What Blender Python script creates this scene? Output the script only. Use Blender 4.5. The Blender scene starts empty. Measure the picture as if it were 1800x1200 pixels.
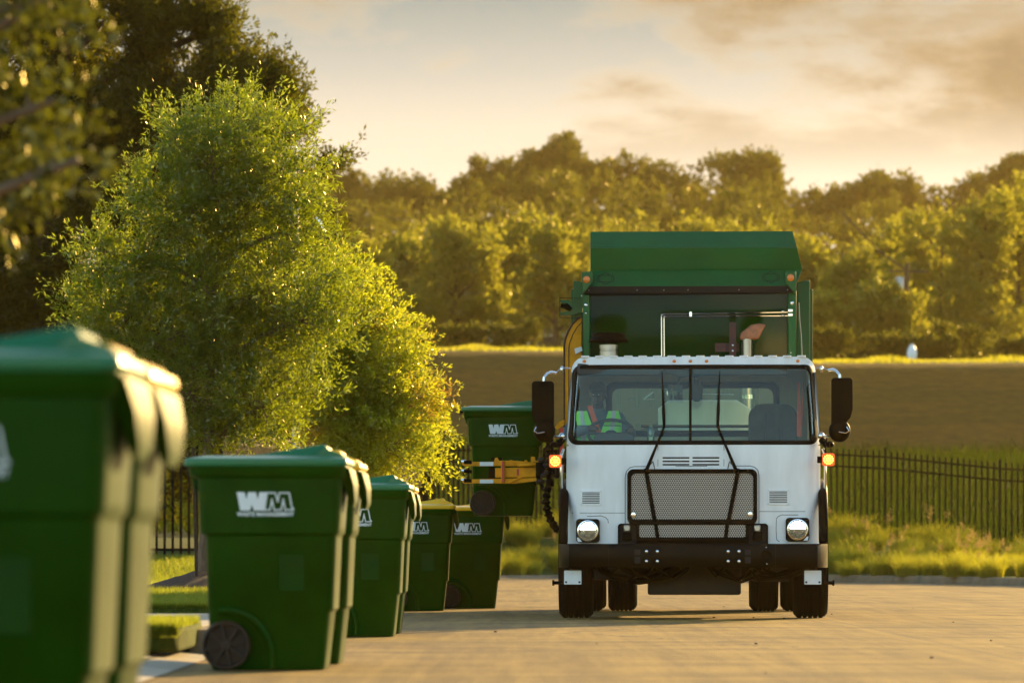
import bpy, bmesh, math, random
import numpy as np
from mathutils import Vector, Matrix, noise
random.seed(7); RNG = np.random.default_rng(7)
R = math.radians
C = bpy.context.scene.collection
SC = bpy.context.scene
# ------------------------------------------------------------------ camera
F = 8500.0; CH = 0.62; HY = 969.0       # focal length in pixels of the 1800 px wide photo, camera height, horizon row
cd = bpy.data.cameras.new('camera'); cam = bpy.data.objects.new('camera', cd); C.objects.link(cam)
cd.lens = 170; cd.sensor_width = 36; cd.shift_y = (HY-600)/1800.0
cam.location = (0, 0, CH); cam.rotation_euler = (R(90), 0, 0)
cd.clip_start = 0.5; cd.clip_end = 5000
cd.dof.use_dof = True; cd.dof.focus_distance = 45.5; cd.dof.aperture_fstop = 4.0
SC.camera = cam
# ------------------------------------------------------------------ light
SUN_AZ, SUN_EL = 28.0, 13.0
sl = bpy.data.lights.new('sun', 'SUN'); so = bpy.data.objects.new('sun', sl); C.objects.link(so)
sl.energy = 5.0; sl.angle = R(0.6); sl.color = (1.0, 0.67, 0.25)
sd = Vector((math.sin(R(SUN_AZ))*math.cos(R(SUN_EL)), math.cos(R(SUN_AZ))*math.cos(R(SUN_EL)), math.sin(R(SUN_EL))))
so.rotation_euler = sd.to_track_quat('Z', 'Y').to_euler(); so.location = (30, 60, 40)
w = bpy.data.worlds.new('World'); SC.world = w; w.use_nodes = True
nt = w.node_tree; nt.nodes.clear()
def N(tree, t, **kw):
    n = tree.nodes.new(t)
    for k, v in kw.items(): setattr(n, k, v)
    return n
def mathn(tree, op, a, b=None, clamp=False):
    n = tree.nodes.new('ShaderNodeMath'); n.operation = op; n.use_clamp = clamp
    for i, v in enumerate((a, b)):
        if v is None: continue
        if isinstance(v, (int, float)): n.inputs[i].default_value = v
        else: tree.links.new(v, n.inputs[i])
    return n.outputs[0]
def mixc(tree, fac, a, b, mode='MIX'):
    n = tree.nodes.new('ShaderNodeMix'); n.data_type = 'RGBA'; n.blend_type = mode
    for s, v in ((n.inputs[0], fac), (n.inputs[6], a), (n.inputs[7], b)):
        if isinstance(v, (int, float)): s.default_value = v
        elif isinstance(v, tuple): s.default_value = (*v, 1) if len(v) == 3 else v
        else: tree.links.new(v, s)
    return n.outputs[2]
def ramp(tree, fac, stops):
    n = tree.nodes.new('ShaderNodeValToRGB'); e = n.color_ramp.elements
    while len(e) < len(stops): e.new(0.5)
    for i, (p, c) in enumerate(stops): e[i].position = p; e[i].color = (*c, 1)
    tree.links.new(fac, n.inputs[0]); return n.outputs[0]
sky = N(nt, 'ShaderNodeTexSky', sky_type='NISHITA'); sky.sun_disc = False
sky.sun_elevation = R(SUN_EL); sky.sun_rotation = R(SUN_AZ)
sky.air_density = 1.0; sky.dust_density = 1.0; sky.ozone_density = 1.0
tc = N(nt, 'ShaderNodeTexCoord'); sp = N(nt, 'ShaderNodeSeparateXYZ'); nt.links.new(tc.outputs['Generated'], sp.inputs[0])
cb = N(nt, 'ShaderNodeCombineXYZ')
nt.links.new(mathn(nt, 'MULTIPLY', sp.outputs[0], 12.0), cb.inputs[0])
nt.links.new(mathn(nt, 'MULTIPLY', sp.outputs[1], 7.0), cb.inputs[1])
nt.links.new(mathn(nt, 'MULTIPLY', sp.outputs[2], 34.0), cb.inputs[2])
nz = N(nt, 'ShaderNodeTexNoise'); nz.inputs['Scale'].default_value = 1.0; nz.inputs['Detail'].default_value = 7; nz.inputs['Roughness'].default_value = 0.55
nz.inputs['Distortion'].default_value = 0.35
off = N(nt, 'ShaderNodeVectorMath', operation='ADD'); off.inputs[1].default_value = (3.3, 1.7, 0.9)
nt.links.new(cb.outputs[0], off.inputs[0]); nt.links.new(off.outputs[0], nz.inputs['Vector'])
nz2 = N(nt, 'ShaderNodeTexNoise'); nz2.inputs['Scale'].default_value = 2.3; nz2.inputs['Detail'].default_value = 8; nz2.inputs['Roughness'].default_value = 0.6
nt.links.new(off.outputs[0], nz2.inputs['Vector'])
el = sp.outputs[2]
up = mathn(nt, 'MULTIPLY', mathn(nt, 'SUBTRACT', el, 0.077), 60.0, True)
dens = mathn(nt, 'ADD', nz.outputs[0], mathn(nt, 'MULTIPLY', sp.outputs[0], 1.7))
dens = mathn(nt, 'ADD', dens, mathn(nt, 'MULTIPLY', mathn(nt, 'SUBTRACT', nz2.outputs[0], 0.5), 0.45))
m1 = mathn(nt, 'MULTIPLY', mathn(nt, 'SUBTRACT', dens, 0.45), 5.5, True)
m1 = mathn(nt, 'MULTIPLY', m1, up, True)
# a bank of bright thin cloud lies low on the sun's side; the rest is clear sky
fy = mathn(nt, 'MULTIPLY', mathn(nt, 'SUBTRACT', sp.outputs[1], 0.45), 2.6, True)
fe = mathn(nt, 'SUBTRACT', 1.0, mathn(nt, 'MULTIPLY', mathn(nt, 'SUBTRACT', el, 0.22), 4.0, True))
fw = mathn(nt, 'MULTIPLY', fy, fe, True)
clear = mixc(nt, 1.0, sky.outputs[0], (1.14, 1.17, 1.13), 'MULTIPLY')
low = ramp(nt, mathn(nt, 'MULTIPLY', el, 8.0, True), [(0.60, (3.05, 2.78, 2.25)), (0.70, (2.75, 2.5, 2.05)), (0.79, (1.9, 1.92, 1.75)), (0.90, (1.10, 1.32, 1.32))])
cloudc = ramp(nt, mathn(nt, 'MULTIPLY', mathn(nt, 'SUBTRACT', dens, 0.42), 3.6, True),
              [(0.0, (3.0, 2.6, 1.9)), (0.3, (2.55, 2.0, 1.28)), (0.6, (1.6, 1.22, 0.76)), (1.0, (0.98, 0.74, 0.46))])
bank = mixc(nt, mathn(nt, 'MULTIPLY', m1, 0.9), low, cloudc)
col = mixc(nt, fw, clear, bank)
bg = N(nt, 'ShaderNodeBackground'); bg.inputs[1].default_value = 0.13
nt.links.new(col, bg.inputs[0])
wo = N(nt, 'ShaderNodeOutputWorld'); nt.links.new(bg.outputs[0], wo.inputs[0])
SC.view_settings.view_transform = 'Standard'; SC.view_settings.look = 'None'
SC.view_settings.exposure = 1.3; SC.view_settings.gamma = 1.0; SC.view_settings.use_curve_mapping = False
SC.render.engine = 'CYCLES'
SC.cycles.use_denoising = True; SC.cycles.max_bounces = 8; SC.cycles.transparent_max_bounces = 12
SC.cycles.volume_bounces = 0; SC.cycles.caustics_reflective = False; SC.cycles.caustics_refractive = False
SC.cycles.transmission_bounces = 6

# ------------------------------------------------------------------ materials
def mat(name, col, rough=0.5, metal=0.0, var=0.12, scale=6.0, bump=0.0, bscale=60.0, coat=0.0, spec=0.5, stretch=(1,1,1), emit=None, es=0.0):
    m = bpy.data.materials.new(name); m.use_nodes = True; t = m.node_tree; b = t.nodes['Principled BSDF']
    tcn = N(t, 'ShaderNodeTexCoord'); mp = N(t, 'ShaderNodeMapping'); mp.inputs['Scale'].default_value = stretch
    t.links.new(tcn.outputs['Object'], mp.inputs[0])
    n = N(t, 'ShaderNodeTexNoise'); n.inputs['Scale'].default_value = scale; n.inputs['Detail'].default_value = 6; n.inputs['Roughness'].default_value = 0.6
    t.links.new(mp.outputs[0], n.inputs['Vector'])
    lo = tuple(max(0, c*(1-var)) for c in col); hi = tuple(min(1, c*(1+var)) for c in col)
    f = mathn(t, 'MULTIPLY', mathn(t, 'SUBTRACT', n.outputs[0], 0.3), 2.5, True)
    t.links.new(mixc(t, f, lo, hi), b.inputs['Base Color'])
    b.inputs['Roughness'].default_value = rough; b.inputs['Metallic'].default_value = metal
    t.links.new(mathn(t, 'ADD', mathn(t, 'MULTIPLY', mathn(t, 'SUBTRACT', n.outputs[0], 0.5), 0.25), rough, True), b.inputs['Roughness'])
    b.inputs['Specular IOR Level'].default_value = spec
    b.inputs['Coat Weight'].default_value = coat; b.inputs['Coat Roughness'].default_value = 0.06
    if bump:
        n2 = N(t, 'ShaderNodeTexNoise'); n2.inputs['Scale'].default_value = bscale; n2.inputs['Detail'].default_value = 4
        t.links.new(mp.outputs[0], n2.inputs['Vector'])
        bp = N(t, 'ShaderNodeBump'); bp.inputs['Strength'].default_value = bump; bp.inputs['Distance'].default_value = 0.01
        t.links.new(n2.outputs[0], bp.inputs['Height']); t.links.new(bp.outputs[0], b.inputs['Normal'])
    if emit: b.inputs['Emission Color'].default_value = (*emit, 1); b.inputs['Emission Strength'].default_value = es
    return m
def leafmat(name, a, b_, tr=(0.30, 0.34, 0.03), tw=0.45, gloss=0.06, red=None):
    m = bpy.data.materials.new(name); m.use_nodes = True; t = m.node_tree; t.nodes.clear()
    g = N(t, 'ShaderNodeNewGeometry'); tcn = N(t, 'ShaderNodeTexCoord')
    n = N(t, 'ShaderNodeTexNoise'); n.inputs['Scale'].default_value = 1.1; n.inputs['Detail'].default_value = 3
    t.links.new(tcn.outputs['Object'], n.inputs['Vector'])
    f = mathn(t, 'ADD', mathn(t, 'MULTIPLY', g.outputs['Random Per Island'], 0.6), mathn(t, 'MULTIPLY', n.outputs[0], 0.5), True)
    dc = mixc(t, f, a, b_)
    tcol = mixc(t, f, tuple(x*0.6 for x in tr), tuple(min(1, x*1.25) for x in tr))
    if red:
        rf = mathn(t, 'MULTIPLY', mathn(t, 'SUBTRACT', n.outputs[0], 0.56), 9.0, True)
        rf = mathn(t, 'MULTIPLY', rf, 0.75)
        dc = mixc(t, rf, dc, red); tcol = mixc(t, rf, tcol, tuple(min(1, x*1.6) for x in red))
    d = N(t, 'ShaderNodeBsdfDiffuse'); t.links.new(dc, d.inputs[0])
    tl = N(t, 'ShaderNodeBsdfTranslucent'); t.links.new(tcol, tl.inputs[0])
    mx = N(t, 'ShaderNodeMixShader'); mx.inputs[0].default_value = tw
    t.links.new(d.outputs[0], mx.inputs[1]); t.links.new(tl.outputs[0], mx.inputs[2])
    gl = N(t, 'ShaderNodeBsdfGlossy'); gl.inputs['Roughness'].default_value = 0.34; gl.inputs[0].default_value = (1, 0.9, 0.55, 1)
    mx2 = N(t, 'ShaderNodeMixShader'); mx2.inputs[0].default_value = gloss
    t.links.new(mx.outputs[0], mx2.inputs[1]); t.links.new(gl.outputs[0], mx2.inputs[2])
    o = N(t, 'ShaderNodeOutputMaterial'); t.links.new(mx2.outputs[0], o.inputs[0])
    return m
def glassmat(name, tint, ior=1.6, rough=0.02):
    m = bpy.data.materials.new(name); m.use_nodes = True; t = m.node_tree; t.nodes.clear()
    tr = N(t, 'ShaderNodeBsdfTransparent'); tr.inputs[0].default_value = (*tint, 1)
    gl = N(t, 'ShaderNodeBsdfGlossy'); gl.inputs['Roughness'].default_value = rough; gl.inputs[0].default_value = (0.85, 1.0, 1.0, 1)
    fr = N(t, 'ShaderNodeFresnel'); fr.inputs[0].default_value = ior
    mx = N(t, 'ShaderNodeMixShader'); t.links.new(fr.outputs[0], mx.inputs[0])
    t.links.new(tr.outputs[0], mx.inputs[1]); t.links.new(gl.outputs[0], mx.inputs[2])
    o = N(t, 'ShaderNodeOutputMaterial'); t.links.new(mx.outputs[0], o.inputs[0])
    return m
M = {}
M['white'] = mat('white_paint', (0.80, 0.82, 0.83), 0.34, coat=0.25, var=0.09, scale=5, stretch=(1.6, 1, 0.35))
M['green'] = mat('green_paint', (0.006, 0.088, 0.014), 0.38, coat=0.06, spec=0.25, var=0.13, scale=3)
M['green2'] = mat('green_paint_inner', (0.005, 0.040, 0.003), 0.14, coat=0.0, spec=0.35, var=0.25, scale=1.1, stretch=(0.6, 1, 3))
M['black'] = mat('black_plastic', (0.008, 0.004, 0.0015), 0.5, var=0.2, spec=0.05)
M['bumper'] = mat('bumper_black', (0.008, 0.004, 0.0015), 0.35, spec=0.08, var=0.3, scale=3)
M['tyre'] = mat('tyre_rubber', (0.009, 0.005, 0.003), 0.9, spec=0.1, bump=0.5, bscale=30)
M['under'] = mat('underbody', (0.02, 0.012, 0.007), 0.75, var=0.5, scale=9)
M['chrome'] = mat('chrome', (0.75, 0.74, 0.72), 0.16, metal=1.0, var=0.05)
M['reflector'] = mat('reflector', (0.14, 0.12, 0.10), 0.25, metal=1.0, var=0.3, scale=30)
M['steel'] = mat('steel', (0.40, 0.36, 0.31), 0.32, metal=1.0, var=0.15)
M['lens'] = glassmat('lamp_lens', (0.96, 0.96, 0.95), 1.3)
M['yellow'] = mat('yellow_steel', (0.78, 0.31, 0.004), 0.5, spec=0.2, var=0.25, scale=8)
M['ylid'] = mat('yellow_lid', (0.90, 0.50, 0.01), 0.35, var=0.08)
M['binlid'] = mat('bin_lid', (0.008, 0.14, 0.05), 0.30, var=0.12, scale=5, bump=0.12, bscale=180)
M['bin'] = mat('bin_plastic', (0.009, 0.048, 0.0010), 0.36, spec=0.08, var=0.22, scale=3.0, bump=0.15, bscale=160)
M['wheelp'] = mat('wheel_plastic', (0.026, 0.012, 0.004), 0.5, spec=0.3, var=0.25)
M['decal'] = mat('white_decal', (0.72, 0.78, 0.80), 0.5, var=0.03)
M['patch'] = mat('panel_patch', (0.010, 0.072, 0.006), 0.5, var=0.1)
M['reflw'] = mat('white_tape', (0.75, 0.76, 0.76), 0.4, var=0.1)
M['red'] = mat('red_tape', (0.55, 0.04, 0.015), 0.4)
M['orange_belt'] = mat('orange_webbing', (0.80, 0.10, 0.02), 0.6)
M['amber'] = mat('amber_lens', (0.75, 0.20, 0.02), 0.15, coat=0.6)
M['amberlit'] = mat('amber_led', (0.9, 0.35, 0.05), 0.3, emit=(1.0, 0.48, 0.06), es=3.0)
M['ambhouse'] = mat('amber_housing', (0.75, 0.09, 0.01), 0.2, emit=(1.0, 0.13, 0.01), es=0.25)
M['headlit'] = mat('headlamp_lit', (0.9, 0.9, 0.9), 0.2, emit=(1.0, 0.88, 0.66), es=45.0)
M['rust'] = mat('rusty_steel', (0.30, 0.11, 0.045), 0.6, var=0.45, scale=14)
M['rustdark'] = mat('dark_red_bracket', (0.07, 0.018, 0.010), 0.6, var=0.3)
M['liner'] = mat('cab_liner', (0.52, 0.52, 0.38), 0.8, var=0.1)
M['dark'] = mat('dark_interior', (0.03, 0.035, 0.035), 0.6, var=0.2)
M['seat'] = mat('seat_fabric', (0.045, 0.045, 0.04), 0.8, var=0.4, scale=10)
M['glass'] = glassmat('windshield_glass', (0.78, 0.92, 0.88), 1.45)
M['glass2'] = glassmat('window_glass', (0.78, 0.90, 0.84), 1.5)
M['rubber'] = mat('rubber', (0.014, 0.007, 0.003), 0.45, spec=0.06)
M['gap'] = mat('panel_gap', (0.16, 0.165, 0.17), 0.8, var=0.1)
M['slot'] = mat('slot_dark', (0.008, 0.005, 0.004), 0.8)
M['skin'] = mat('skin', (0.055, 0.026, 0.015), 0.5)
M['shirt'] = mat('grey_shirt', (0.085, 0.13, 0.15), 0.8, bump=0.3, bscale=30)
M['vest'] = mat('lime_vest', (0.30, 1.0, 0.10), 0.6)
M['tape'] = mat('vest_tape', (0.55, 0.56, 0.56), 0.35)
M['cap'] = mat('dark_cap', (0.015, 0.015, 0.018), 0.7)
M['trouser'] = mat('dark_trousers', (0.02, 0.022, 0.03), 0.8)
M['iron'] = mat('fence_iron', (0.005, 0.003, 0.0015), 0.35, spec=0.08)
M['bark'] = mat('bark', (0.17, 0.105, 0.06), 0.85, var=0.4, scale=22, bump=0.8, bscale=50, stretch=(1, 1, 0.3))
M['barkdark'] = mat('bark_dark', (0.06, 0.035, 0.018), 0.9, var=0.4, scale=12)
M['conc'] = mat('pale_concrete', (0.42, 0.35, 0.25), 0.85, var=0.18, scale=2.0, bump=0.3, bscale=90)
M['kerb'] = mat('kerb_concrete', (0.24, 0.18, 0.11), 0.9, var=0.3, scale=3.0, bump=0.3, bscale=60, spec=0.2)
M['mulch'] = mat('mulch', (0.075, 0.035, 0.016), 0.95, var=0.6, scale=40, bump=1.0, bscale=60)
M['bottle'] = glassmat('clear_plastic', (0.8, 0.9, 0.88), 1.9, 0.1)

# ------------------------------------------------------------------ mesh helpers
class MB:
    def __init__(s): s.v = []; s.f = []
    def add(s, vs, fs):
        o = len(s.v); s.v += [tuple(v) for v in vs]; s.f += [tuple(i+o for i in f) for f in fs]; return s
    def box(s, x0, x1, y0, y1, z0, z1):
        return s.add([(x0,y0,z0),(x1,y0,z0),(x1,y1,z0),(x0,y1,z0),(x0,y0,z1),(x1,y0,z1),(x1,y1,z1),(x0,y1,z1)],
                     [(0,3,2,1),(4,5,6,7),(0,1,5,4),(1,2,6,5),(2,3,7,6),(3,0,4,7)])
    def prism(s, poly, a, b, axis='y'):
        """polygon extruded along axis; axis y: poly=(x,z); axis x: poly=(y,z); axis z: poly=(x,y)"""
        n = len(poly)
        def pt(p, t): return (p[0], t, p[1]) if axis == 'y' else ((t, p[0], p[1]) if axis == 'x' else (p[0], p[1], t))
        vs = [pt(p, a) for p in poly]+[pt(p, b) for p in poly]
        fs = [tuple(range(n)), tuple(range(2*n-1, n-1, -1))]+[(i, i+n, (i+1) % n+n, (i+1) % n) for i in range(n)]
        return s.add(vs, fs)
    def rings(s, rings, cap=True, closed=True):
        n = len(rings[0]); o = []
        for r in rings: o += list(r)
        fs = []
        for k in range(len(rings)-1):
            for i in range(n if closed else n-1):
                j = (i+1) % n; fs.append((k*n+i, k*n+j, (k+1)*n+j, (k+1)*n+i))
        if cap: fs.append(tuple(range(n-1, -1, -1))); fs.append(tuple((len(rings)-1)*n+i for i in range(n)))
        return s.add(o, fs)
    def tube(s, pts, rad, n=10, cap=True):
        pts = [Vector(p) for p in pts]
        if not hasattr(rad, '__len__'): rad = [rad]*len(pts)
        rings = []; u = None
        for i, p in enumerate(pts):
            d = (pts[min(i+1, len(pts)-1)]-pts[max(i-1, 0)])
            if d.length < 1e-9: d = Vector((0, 0, 1))
            d.normalize()
            if u is None: u = d.orthogonal().normalized()
            u = (u-d*u.dot(d))
            if u.length < 1e-6: u = d.orthogonal()
            u.normalize(); v = d.cross(u)
            rings.append([p+(u*math.cos(2*math.pi*k/n)+v*math.sin(2*math.pi*k/n))*rad[i] for k in range(n)])
        return s.rings(rings, cap)
    def ball(s, c, r, nu=14, nv=9):
        if not hasattr(r, '__len__'): r = (r, r, r)
        rings = []
        for j in range(1, nv):
            a = math.pi*j/nv
            rings.append([(c[0]+r[0]*math.sin(a)*math.cos(2*math.pi*i/nu), c[1]+r[1]*math.sin(a)*math.sin(2*math.pi*i/nu), c[2]-r[2]*math.cos(a)) for i in range(nu)])
        return s.rings(rings, True)
    def lathe(s, c, prof, n=24, axis='z'):
        rings = []
        for r, h in prof:
            ring = []
            for i in range(n):
                a = 2*math.pi*i/n; u, v = r*math.cos(a), r*math.sin(a)
                ring.append((c[0]+u, c[1]+v, c[2]+h) if axis == 'z' else ((c[0]+u, c[1]+h, c[2]+v) if axis == 'y' else (c[0]+h, c[1]+u, c[2]+v)))
            rings.append(ring)
        return s.rings(rings, True)
    def build(s, name, m, parent=None, smooth=35, bevel=0.0, seg=2):
        me = bpy.data.meshes.new(name); me.from_pydata(s.v, [], s.f); me.validate()
        bm = bmesh.new(); bm.from_mesh(me); bmesh.ops.recalc_face_normals(bm, faces=bm.faces); bm.to_mesh(me); bm.free()
        me.materials.append(m)
        if smooth:
            me.polygons.foreach_set('use_smooth', [True]*len(me.polygons)); me.set_sharp_from_angle(angle=R(smooth))
        o = bpy.data.objects.new(name, me); C.objects.link(o)
        if parent: o.parent = parent
        if bevel:
            b = o.modifiers.new('bevel', 'BEVEL'); b.width = bevel; b.segments = seg; b.limit_method = 'ANGLE'; b.angle_limit = R(35)
            b.harden_normals = False
        return o
def empty(name, loc=(0,0,0), rz=0.0, parent=None):
    o = bpy.data.objects.new(name, None); C.objects.link(o); o.location = loc; o.rotation_euler = (0, 0, rz); o.empty_display_size = 0.3
    if parent: o.parent = parent
    return o
def tag(o, label=None, cat=None, group=None, kind=None):
    if label: o['label'] = label
    if cat: o['category'] = cat
    if group: o['group'] = group
    if kind: o['kind'] = kind
    return o
def struct(o): o['kind'] = 'structure'; return o
def kids(o): return [c for c in bpy.data.objects if c.parent == o]
def copy_tree(o, parent=None):
    c = o.copy(); C.objects.link(c); c.parent = parent
    for ch in kids(o): copy_tree(ch, c)
    return c
def at(px, py, Y):
    """a point of the place from where it shows in the photograph and its distance"""
    return Vector(((px-900)*Y/F, Y, CH+(HY-py)*Y/F))
def rrect(x0, x1, y0, y1, r, n=5):
    pts = []
    for cx, cy, a in ((x1-r, y1-r, 0), (x0+r, y1-r, 90), (x0+r, y0+r, 180), (x1-r, y0+r, 270)):
        for k in range(n+1):
            t = R(a+90*k/n); pts.append((cx+r*math.cos(t), cy+r*math.sin(t)))
    return pts
def np_mesh(name, V, nper, m, parent=None):
    """V: (count*nper,3) vertices, each nper in a row one face"""
    me = bpy.data.meshes.new(name); nv = len(V); nf = nv//nper
    me.vertices.add(nv); me.vertices.foreach_set('co', V.astype(np.float32).ravel())
    me.loops.add(nv); me.loops.foreach_set('vertex_index', np.arange(nv, dtype=np.int32))
    me.polygons.add(nf); me.polygons.foreach_set('loop_start', np.arange(0, nv, nper, dtype=np.int32))
    me.update(calc_edges=True); me.materials.append(m)
    o = bpy.data.objects.new(name, me); C.objects.link(o)
    if parent: o.parent = parent
    return o
def unit(a): return a/np.maximum(np.linalg.norm(a, axis=1, keepdims=True), 1e-9)
def leaf_verts(P, D, L, W):
    """diamond leaves: P base, D unit direction"""
    n = len(P); Rn = unit(RNG.normal(size=(n, 3))); S = unit(np.cross(D, Rn))
    L = L.reshape(-1, 1); W = W.reshape(-1, 1)
    mid = P+D*L*0.5
    return np.stack([P, mid+S*W*0.5, P+D*L, mid-S*W*0.5], axis=1).reshape(-1, 3)
# ------------------------------------------------------------------ terrain
def ss(a, b, x):
    t = min(1, max(0, (x-a)/(b-a))); return t*t*(3-2*t)
def lerp_pts(x, pts):
    if x <= pts[0][0]: return pts[0][1]
    for (a, u), (b, v) in zip(pts, pts[1:]):
        if x <= b: return u+(v-u)*(x-a)/(b-a)
    return pts[-1][1]
def h(X, Y):
    a = kfade(X, Y)*( ss(74, 99, Y) if X < 0 else (ss(74, 99, Y)*(1-ss(0, 4, X))+ss(88, 101, Y)*ss(0, 4, X)))
    z = 0.15+a*(0.76-0.5*ss(5.5, 12.5, X))
    if X < -2.0: z += 0.36*ss(66.5, 73, Y)*(1-ss(74, 99, Y))*(1-ss(-2.6, -2.0, X))
    if Y > 100: z += lerp_pts(Y, [(100, 0), (172, 3.45), (176, 3.7), (189, 7.45), (193, 7.75), (230, 9.3), (330, 9.4), (420, 18), (560, 33), (700, 40), (1500, 42)])
    if Y > 110: z += 0.25*noise.noise((X*0.03, Y*0.02, 0))
    return z
KERB = [(-1.75, -30), (-1.75, 0), (-1.75, 15), (-1.75, 26), (-1.68, 36), (-1.55, 46), (-1.35, 56), (-1.2, 66), (-1.1, 76), (-1.0, 84), (-0.85, 90), (-0.3, 93.8),
        (0.8, 95.3), (2.5, 96), (4.5, 96.6), (6.4, 95), (8.0, 90.2), (9.3, 83.5), (11.5, 77), (15, 70), (20, 63), (30, 55), (60, 45)]
KFAR = None
def kfade(X, Y):
    if not (60 < Y < 104) or X < -6 or X > 40: return 1.0
    d = min((X-a)**2+(Y-b)**2 for a, b in KFAR)**0.5
    return ss(0.25, 3.6, d)
def smooth_poly(P, k=4):
    out = []
    for i in range(len(P)-1):
        p0, p1, p2, p3 = P[max(i-1, 0)], P[i], P[i+1], P[min(i+2, len(P)-1)]
        for j in range(k):
            t = j/k
            out.append(tuple(0.5*(2*p1[c]+(p2[c]-p0[c])*t+(2*p0[c]-5*p1[c]+4*p2[c]-p3[c])*t*t+(3*p1[c]-p0[c]-3*p2[c]+p3[c])*t**3) for c in (0, 1)))
    return out+[P[-1]]
KP = smooth_poly(KERB); KFAR = [p for p in smooth_poly(KERB, 12) if 55 < p[1] < 105]
def nrm(i):
    a, b = KP[max(i-1, 0)], KP[min(i+1, len(KP)-1)]
    d = Vector((b[0]-a[0], b[1]-a[1])).normalized(); return Vector((-d.y, d.x))
def zr(X, Y): return 0.085*ss(58, 93, Y)*(1-ss(1, 6, X))
RP = [(x, y) for x, y in KP]+[(60, -30)]
def in_road(X, Y):
    c = False; n = len(RP); j = n-1
    for i in range(n):
        xi, yi = RP[i]; xj, yj = RP[j]
        if (yi > Y) != (yj > Y) and X < (xj-xi)*(Y-yi)/(yj-yi)+xi: c = not c
        j = i
    return c
def groundmat(name, stops_a, stops_b, sc=1.0, stretch=(1, 1, 1), bump=0.5, bsc=14.0, rough=0.95):
    m = bpy.data.materials.new(name); m.use_nodes = True; t = m.node_tree; b = t.nodes['Principled BSDF']
    tcn = N(t, 'ShaderNodeTexCoord'); mp = N(t, 'ShaderNodeMapping'); mp.inputs['Scale'].default_value = stretch
    t.links.new(tcn.outputs['Object'], mp.inputs[0])
    n1 = N(t, 'ShaderNodeTexNoise'); n1.inputs['Scale'].default_value = sc; n1.inputs['Detail'].default_value = 8; n1.inputs['Roughness'].default_value = 0.65
    n2 = N(t, 'ShaderNodeTexNoise'); n2.inputs['Scale'].default_value = sc*9; n2.inputs['Detail'].default_value = 5
    t.links.new(mp.outputs[0], n1.inputs['Vector']); t.links.new(tcn.outputs['Object'], n2.inputs['Vector'])
    c1 = ramp(t, n1.outputs[0], stops_a); c2 = ramp(t, n2.outputs[0], stops_b)
    t.links.new(mixc(t, 1.0, c1, c2, 'MULTIPLY'), b.inputs['Base Color']); b.inputs['Roughness'].default_value = rough
    b.inputs['Specular IOR Level'].default_value = 0.1
    bp = N(t, 'ShaderNodeBump'); bp.inputs['Strength'].default_value = bump; bp.inputs['Distance'].default_value = 0.05
    n3 = N(t, 'ShaderNodeTexNoise'); n3.inputs['Scale'].default_value = bsc; n3.inputs['Detail'].default_value = 6
    t.links.new(mp.outputs[0], n3.inputs['Vector'])
    t.links.new(n3.outputs[0], bp.inputs['Height']); t.links.new(bp.outputs[0], b.inputs['Normal'])
    return m
one = [(0.3, (0.75, 0.75, 0.75)), (0.7, (1.15, 1.15, 1.15))]
M['soil'] = groundmat('lawn_soil', [(0.3, (0.05, 0.07, 0.012)), (0.7, (0.10, 0.12, 0.02))], one, 1.2)
M['field'] = groundmat('field_grass', [(0.35, (0.014, 0.026, 0.003)), (0.65, (0.030, 0.038, 0.004))], one, 0.5, (1, 0.25, 1), 0.8, 6)
M['levee'] = groundmat('levee_dry_grass', [(0.3, (0.100, 0.048, 0.002)), (0.45, (0.150, 0.074, 0.004)), (0.55, (0.110, 0.060, 0.002)), (0.7, (0.140, 0.080, 0.005))], one, 0.25, (0.22, 1.0, 1.6), 1.0, 5)
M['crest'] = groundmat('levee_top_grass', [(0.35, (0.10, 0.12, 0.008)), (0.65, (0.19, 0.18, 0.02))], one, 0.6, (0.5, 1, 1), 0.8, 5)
M['hillm'] = groundmat('hill_ground', [(0.3, (0.05, 0.05, 0.012)), (0.7, (0.09, 0.085, 0.02))], one, 0.1)
def axis_vals(lo, hi, fine_lo, fine_hi, fine, coarse):
    v = list(np.arange(lo, fine_lo, coarse))+list(np.arange(fine_lo, fine_hi, fine))+list(np.arange(fine_hi, hi+1, coarse)); return v
def grid(name, xs, ys, m, zf):
    vs = [(x, y, zf(x, y)) for y in ys for x in xs]; nx = len(xs)
    fs = [(j*nx+i, j*nx+i+1, (j+1)*nx+i+1, (j+1)*nx+i) for j in range(len(ys)-1) for i in range(nx-1)]
    me = bpy.data.meshes.new(name); me.from_pydata(vs, [], fs); me.materials.append(m)
    me.polygons.foreach_set('use_smooth', [True]*len(fs))
    o = bpy.data.objects.new(name, me); C.objects.link(o); return struct(o)
XS = axis_vals(-700, 700, -20, 60, 1.0, 20)
YS1 = list(np.arange(-30, 101, 1.0))
KP2 = smooth_poly(KERB, 14)
def hz(x, y):
    if in_road(x, y) or (y < 110 and -3.2 < x < 40 and min((x-a)**2+(y-b)**2 for a, b in KP2) < 0.8): return -0.4
    if 15.5 < y < 28.5 and x > -4.5: return -0.2
    return h(x, y)-0.012
grid('ground', XS, YS1, M['soil'], hz)
grid('field', XS, list(np.arange(100, 177, 2.0)), M['field'], lambda x, y: h(x, y)-0.012)
grid('levee', XS, list(np.arange(176, 191.1, 1.0)), M['levee'], lambda x, y: h(x, y)-0.012)
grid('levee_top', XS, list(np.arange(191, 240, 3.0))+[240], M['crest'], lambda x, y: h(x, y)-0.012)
grid('hill', [x*1.7 for x in XS], list(np.arange(240, 1400, 20.0)), M['hillm'], lambda x, y: h(x, y)-0.012)
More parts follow.
